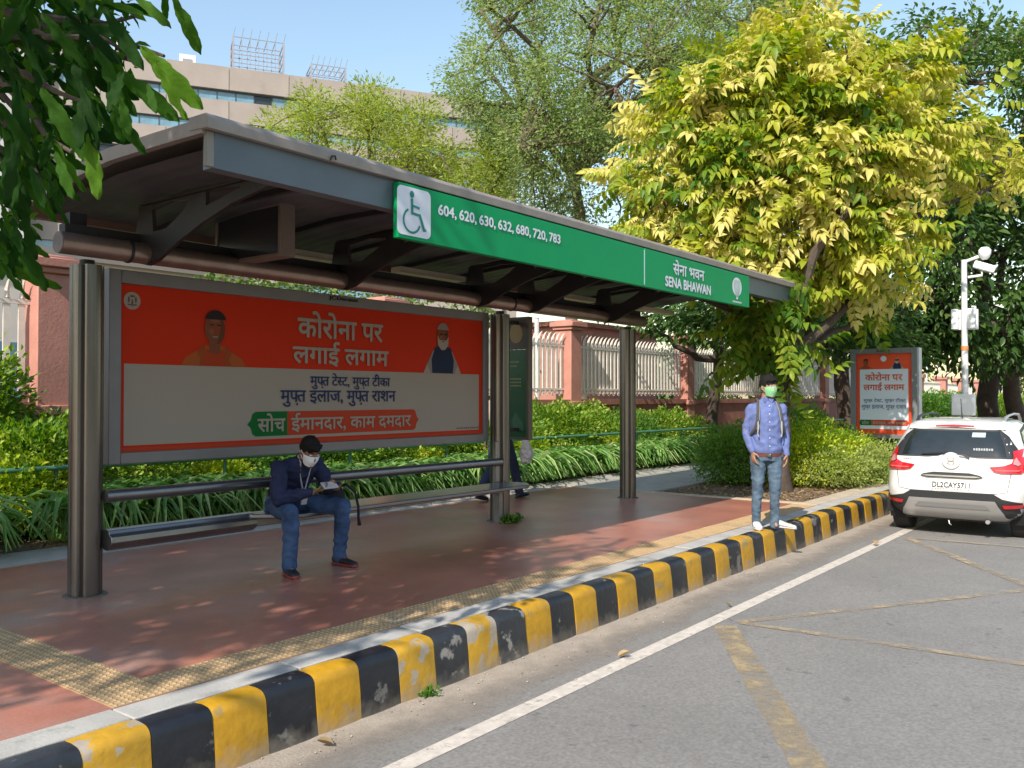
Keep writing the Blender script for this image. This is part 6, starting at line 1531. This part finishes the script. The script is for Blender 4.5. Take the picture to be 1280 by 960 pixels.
# ---- hedge: individual shrubs in a row behind the green rail
SM = leaf_tpl(1, .55, .2, 2, .1)
M_hg = leafmat('hedge_leaf', [(0, (.04, .11, .013)), (.45, (.10, .21, .022)), (.8, (.22, .34, .04)), (1, (.38, .45, .08))], .35, .4)
M_hd = leafmat('hedge_dark_leaf', [(0, (.03, .09, .015)), (.5, (.075, .18, .028)), (1, (.16, .29, .045))], .3, .4)
M_hy = leafmat('golden_hedge_leaf', [(0, (.08, .19, .018)), (.4, (.24, .38, .03)), (.75, (.50, .56, .04)), (1, (.68, .66, .08))], .38, .4)
M_lowg = leafmat('low_shrub_leaf', [(0, (.12, .19, .04)), (.5, (.24, .33, .07)), (1, (.40, .44, .14))], .35, .5)
def shrub_mesh(rad, n, size, m, seed, tint=(.1, .8), zc=None):
    rng = np.random.default_rng(seed); zc = zc if zc else rad[2]
    v = rng.normal(size=(n, 3)); v /= np.linalg.norm(v, axis=1, keepdims=True); q = rng.random(n) ** .35
    bump_ = np.array([1 + .42 * mnoise.noise(Vector(a) * 2.4 + Vector((seed, 0, 0))) + .26 * mnoise.noise(Vector(a) * 5.5) for a in v])
    p = v * (q * bump_)[:, None] * np.array(rad) + np.array([0, 0, zc]); k = p[:, 2] > .02; p = p[k]; v = v[k]
    tl = np.array([mnoise.noise(Vector(a) * 1.6 + Vector((seed, 5, 0))) for a in p]) * .45
    o = cloud('foliage', SM[0], SM[1], p, rots(v + rng.normal(size=v.shape) * .5 + np.array([0, 0, .25]), .8, rng), size * (.7 + .6 * rng.random(len(p))), tint[0] + (tint[1] - tint[0]) * rng.random(len(p)) + tl, m, None)
    me = o.data; bpy.data.objects.remove(o)
    b = MB()
    for k_ in range(14):
        a = rng.random() * 2 * PI; e = rng.random() * .7; b.tube([(0.02 * math.cos(a), .02 * math.sin(a), -.05), (rad[0] * .35 * math.cos(a) * e, rad[1] * .35 * math.sin(a) * e, zc * .8), (rad[0] * .75 * math.cos(a) * e, rad[1] * .75 * math.sin(a) * e, zc * 1.4)], [.014, .009, .004], 5)
    sm = b.mesh('stems'); sm.materials.append(M_barkd); return me, sm
def put_shrub(mm, name, label, x, y, z=0, rz=0, s=1, group=None, cat='shrub'):
    t = thing(name, label, cat, (x, y, z), rz, group, 1); t.scale = (s, s, s) if not hasattr(s, '__len__') else s
    o = bpy.data.objects.new('foliage', mm[0]); link(o, t); o2_ = bpy.data.objects.new('stems', mm[1]); link(o2_, t); return t
hm = [shrub_mesh((.98, .75, .62), 8000, .075, M_hg, 31), shrub_mesh((.95, .78, .60), 7000, .07, M_hg, 32, (.2, .9)), shrub_mesh((1.0, .75, .55), 8000, .066, M_hd, 33)]
hr_ = random.Random(4)
hl = ['hedge shrub at the left edge of the photo, below the leftmost pillar', 'hedge shrub glimpsed under the left end of the poster', 'hedge shrub glimpsed under the poster, left of the seated man', 'hedge shrub glimpsed just right of the seated man head', 'hedge shrub glimpsed under the right half of the poster',
      'hedge shrub glimpsed by the blue lidded bin', 'hedge shrub behind the middle post and route panel', 'hedge shrub right of the route panel, below the second pillar', 'hedge shrub just left of the right post', 'hedge shrub directly behind the right post', 'hedge shrub just right of the right post', 'last hedge shrub on the right before bare plinth wall shows']
for j in range(12):
    x = 4.24 + j * 1.42; k = [0, 1, 2, 0, 1, 0, 1, 0, 1, 2, 0, 1][j]
    put_shrub(hm[k], 'hedge_shrub', ('dark green ' if k == 2 else 'rounded light green ') + hl[j], x, 9.95 + hr_.uniform(-.2, .15), 0, hr_.uniform(0, 6), hr_.uniform(.92, 1.1) * (.85 if j > 9 else 1), 'shrubs of the hedge row')
# tall leafy shrub in front of the left pillar
lsm = shrub_mesh((.55, .5, .75), 3800, .085, M_hg, 41)
put_shrub(lsm, 'leafy_shrub', 'taller loose shrub with larger leaves in front of the leftmost pillar', 3.95, 10.35, .55, 0, 1)
lsm2 = shrub_mesh((.5, .42, .34), 3000, .065, M_hy, 42)
put_shrub(lsm2, 'golden_shrub', 'small yellow-green shrub under the rail left of the first post', 3.9, 9.25, .1, 0, 1)
for (x, y, z_, s_, lb) in ((6.3, 9.35, .15, .8, 'small golden shrub glimpsed under the poster left of the seated man'), (9.9, 9.3, .1, .75, 'small golden shrub by the blue lidded bin'), (12.5, 9.2, .12, .8, 'small golden shrub at the rail just right of the route panel'), (15.4, 9.25, .1, .7, 'small golden shrub at the rail left of the right post')):
    put_shrub(lsm2, 'golden_shrub', lb, x, y, z_, x, s_)
# shrubs round the trunk
bm1 = shrub_mesh((.66, .62, .50), 9000, .050, M_hd, 51, (.3, 1.0)); bm2 = shrub_mesh((.80, .75, .52), 11000, .052, M_hy, 52, (.1, .75)); bm3 = shrub_mesh((.62, .5, .24), 6500, .035, M_lowg, 53)
p = atd(915, 575, 14.3); put_shrub(bm1, 'round_shrub', 'dark green clipped shrub just left of the standing man', p.x, p.y, -.05, 0, 1)
p = atd(1008, 575, 14.2); put_shrub(bm2, 'golden_hedge', 'bright yellow-green shrub right of the standing man', p.x, p.y, -.05, 1, 1)
p = atd(1052, 570, 15.2); put_shrub(bm2, 'golden_hedge', 'yellow-green shrub in front of the foot of the advertising panel', p.x, p.y, -.05, 3, (.85, .85, .85))
p = atd(1000, 545, 17.6); put_shrub(bm1, 'round_shrub', 'green shrub behind the bright yellow-green one, left of the advertising panel', p.x, p.y, -.05, 2, 1.25)
p = atd(1095, 555, 17.2); put_shrub(bm1, 'round_shrub', 'dark green shrub under the advertising panel by the car', p.x, p.y, -.05, 4, 1.0)
p = atz(1048, 609); put_shrub(bm3, 'low_shrub', 'low pale green shrub at the kerb nearer the yellow-green shrubs', p.x + .2, p.y + .1, -.03, 0, 1.3)
p = atz(1092, 606); put_shrub(bm3, 'low_shrub', 'low pale green shrub at the kerb touching the car in view', p.x + .5, p.y + .15, -.03, 2, 1.35)
fh = shrub_mesh((2.6, 1.2, .75), 9000, .12, M_hg, 54); fh2 = shrub_mesh((2.6, 1.2, .75), 9000, .12, M_hd, 55)
for (px, dd, k, lb) in ((1160, 46, 1, 'dark green far shrub just right of the advertising panel'), (1185, 55, 1, 'dark green far shrub left of the white control box'), (1238, 60, 0, 'bright green far shrub right of the camera pole'), (1262, 74, 0, 'bright green far shrub at the right edge under the fig branch')):
    p = atd(px, 505, dd); put_shrub((fh2 if k else fh), 'far_shrub', lb, p.x, p.y, -.1, 0, 1.15)
# ---- lilies along the pavement: strap leaves arching over the edging
def strap():
    v = []; f = []; n = 5
    for i in range(n + 1):
        t = i / n; wd = .024 * (1 - t ** 2.2) + .003; x = .62 * t ** 1.25; z = .95 * t - .85 * t ** 2.4
        v += [(x, -wd, z + .012), (x, 0, z), (x, wd, z + .012)]
    for i in range(n): a = i * 3; f += [(a, a + 1, a + 4, a + 3), (a + 1, a + 2, a + 5, a + 4)]
    return v, f
ST = strap()
M_lily = leafmat('lily_leaf', [(0, (.06, .16, .035)), (.5, (.15, .30, .07)), (.85, (.30, .45, .14)), (1, (.46, .52, .25))], .3, .35)
rg4 = np.random.default_rng(77); pos = []; az = []
for k in range(800):
    x = 1.2 + 21.5 * rg4.random(); y = 8.52 + .95 * rg4.random()
    if mnoise.noise(Vector((x * 1.3, y * 1.3, 4))) < -.22: continue
    n = int(7 + 13 * rg4.random()); pos.append(np.stack([x + rg4.normal(size=n) * .05, y + rg4.normal(size=n) * .04, np.full(n, -.01)], 1)); az.append(rg4.random(n) * 2 * PI)
pos = np.concatenate(pos); az = np.concatenate(az); N = len(pos)
cx_, sx_ = np.cos(az), np.sin(az); Rm = np.zeros((N, 3, 3)); lean = .25 * rg4.normal(size=N)
Rm[:, 0, 0] = cx_; Rm[:, 1, 0] = sx_; Rm[:, 0, 1] = -sx_; Rm[:, 1, 1] = cx_; Rm[:, 2, 2] = 1; Rm[:, 0, 2] = lean * cx_; Rm[:, 1, 2] = lean * sx_
stuff(tag(cloud('lily_border', ST[0], ST[1], pos, Rm, .75 + .85 * rg4.random(N), rg4.random(N) * .8, M_lily, None), 'long bed of arching strap-leaved lilies along the back of the pavement', 'lilies'))
# dry leaf litter on the soil
n = 2600; pos = np.stack([1 + 17 * rg4.random(n), 8.36 + 1.2 * rg4.random(n), .0 + .01 * rg4.random(n)], 1); pos2 = np.stack([11.6 + 4 * rg4.random(n), 4.15 + 2.1 * rg4.random(n), -.015 + .012 * rg4.random(n)], 1); pos = np.concatenate([pos, pos2]); d_ = rg4.normal(size=(2 * n, 3)); d_[:, 2] *= .15
M_lit = leafmat('dry_leaf', [(0, (.10, .06, .03)), (.6, (.25, .17, .09)), (1, (.38, .28, .15))], .1, .7)
stuff(tag(cloud('leaf_litter', SM[0], SM[1], pos, rots(d_, .2, rg4), .03 + .05 * rg4.random(2 * n), rg4.random(2 * n), M_lit, None), 'dry fallen leaves scattered on the soil beds', 'leaf litter'))
# single fallen leaves and weeds near the camera
def fallen(px, py, z, L_, a, tn, lb):
    p = atz(px, py, z); c, s = math.cos(a), math.sin(a)
    o = cloud('fallen_leaf', leaf_tpl(1, .6, .5, 5, -.3)[0], leaf_tpl(1, .6, .5, 5, -.3)[1], [(0, 0, 0)], np.array([[[c, -s, 0], [s, c, 0], [0, 0, 1]]]), [L_], [tn], M_lit, None); o.location = (p.x, p.y, z + .006); tag(o, lb, 'leaf')
fallen(418, 932, ROAD_Z + .01, .085, 2.4, .55, 'curled dry leaf on the dust strip nearest the camera')
fallen(772, 822, ROAD_Z + .012, .085, -.6, .75, 'yellowish dry leaf beside the white edge line')
fallen(1095, 682, ROAD_Z + .012, .11, .3, .7, 'pale dry leaf by the edge line close to the car')
fallen(914, 758, ROAD_Z + .012, .05, 1.3, .3, 'small brown leaf on the dust strip below the standing man')
def weed(x, y, z, n, L_, m, lb, seed):
    rng = np.random.default_rng(seed); v = rng.normal(size=(n, 3)); v[:, 2] = abs(v[:, 2]) * .8 + .2
    p = np.array([x, y, z]) + rng.normal(size=(n, 3)) * L_ * np.array([.5, .4, .3]); p[:, 2] = np.maximum(p[:, 2], z + .002)
    t = thing('weed', lb, 'weed', (x, y, z)); cloud('foliage', SM[0], SM[1], p, rots(v, .6, rng), L_ * (.4 + .6 * rng.random(n)), rng.random(n), m, t)
    b = MB()
    for k in range(6): q = v[k] / np.linalg.norm(v[k]) * L_; b.tube([(x, y, z - .01), (x + q[0] * .7, y + q[1] * .7, z + q[2] * .8)], .0025, 4)
    b.build('stems', M_barkd, t)
p = atz(530, 869, ROAD_Z); weed(p.x, 3.45, ROAD_Z + .005, 60, .055, M_hd, 'small green weed growing at the foot of a yellow kerb block', 1)
weed(7.75, 6.02, 0, 110, .10, M_hd, 'weeds sprouting at the foot of the middle post', 2); weed(7.98, 6.12, 0, 60, .08, M_hd, 'tuft of weed right of the foot of the middle post', 3)
# pebbles and grit on the dust strip
n = 900; rgp = np.random.default_rng(9); pos = np.stack([1 + 14 * rgp.random(n), 3.47 - abs(rgp.normal(size=n)) * .16, np.full(n, ROAD_Z + .006)], 1)
d_ = rgp.normal(size=(n, 3)); PB = ([(-.5, -.4, 0), (.5, -.4, 0), (.6, .3, 0), (-.4, .5, 0), (0, 0, .45), (.1, .1, -.1)], [(0, 1, 4), (1, 2, 4), (2, 3, 4), (3, 0, 4), (1, 0, 5), (2, 1, 5), (3, 2, 5), (0, 3, 5)])
az = rgp.random(n) * 6.28; Rm = np.zeros((n, 3, 3)); Rm[:, 0, 0] = np.cos(az); Rm[:, 1, 0] = np.sin(az); Rm[:, 0, 1] = -np.sin(az); Rm[:, 1, 1] = np.cos(az); Rm[:, 2, 2] = 1
stuff(tag(cloud('grit', PB[0], PB[1], pos, Rm, .004 + .012 * rgp.random(n) ** 3, rgp.random(n), leafmat('grit_grey', [(0, (.15, .13, .11)), (1, (.45, .40, .34))], 0, .9), None), 'loose grit and pebbles along the foot of the kerb', 'grit'))
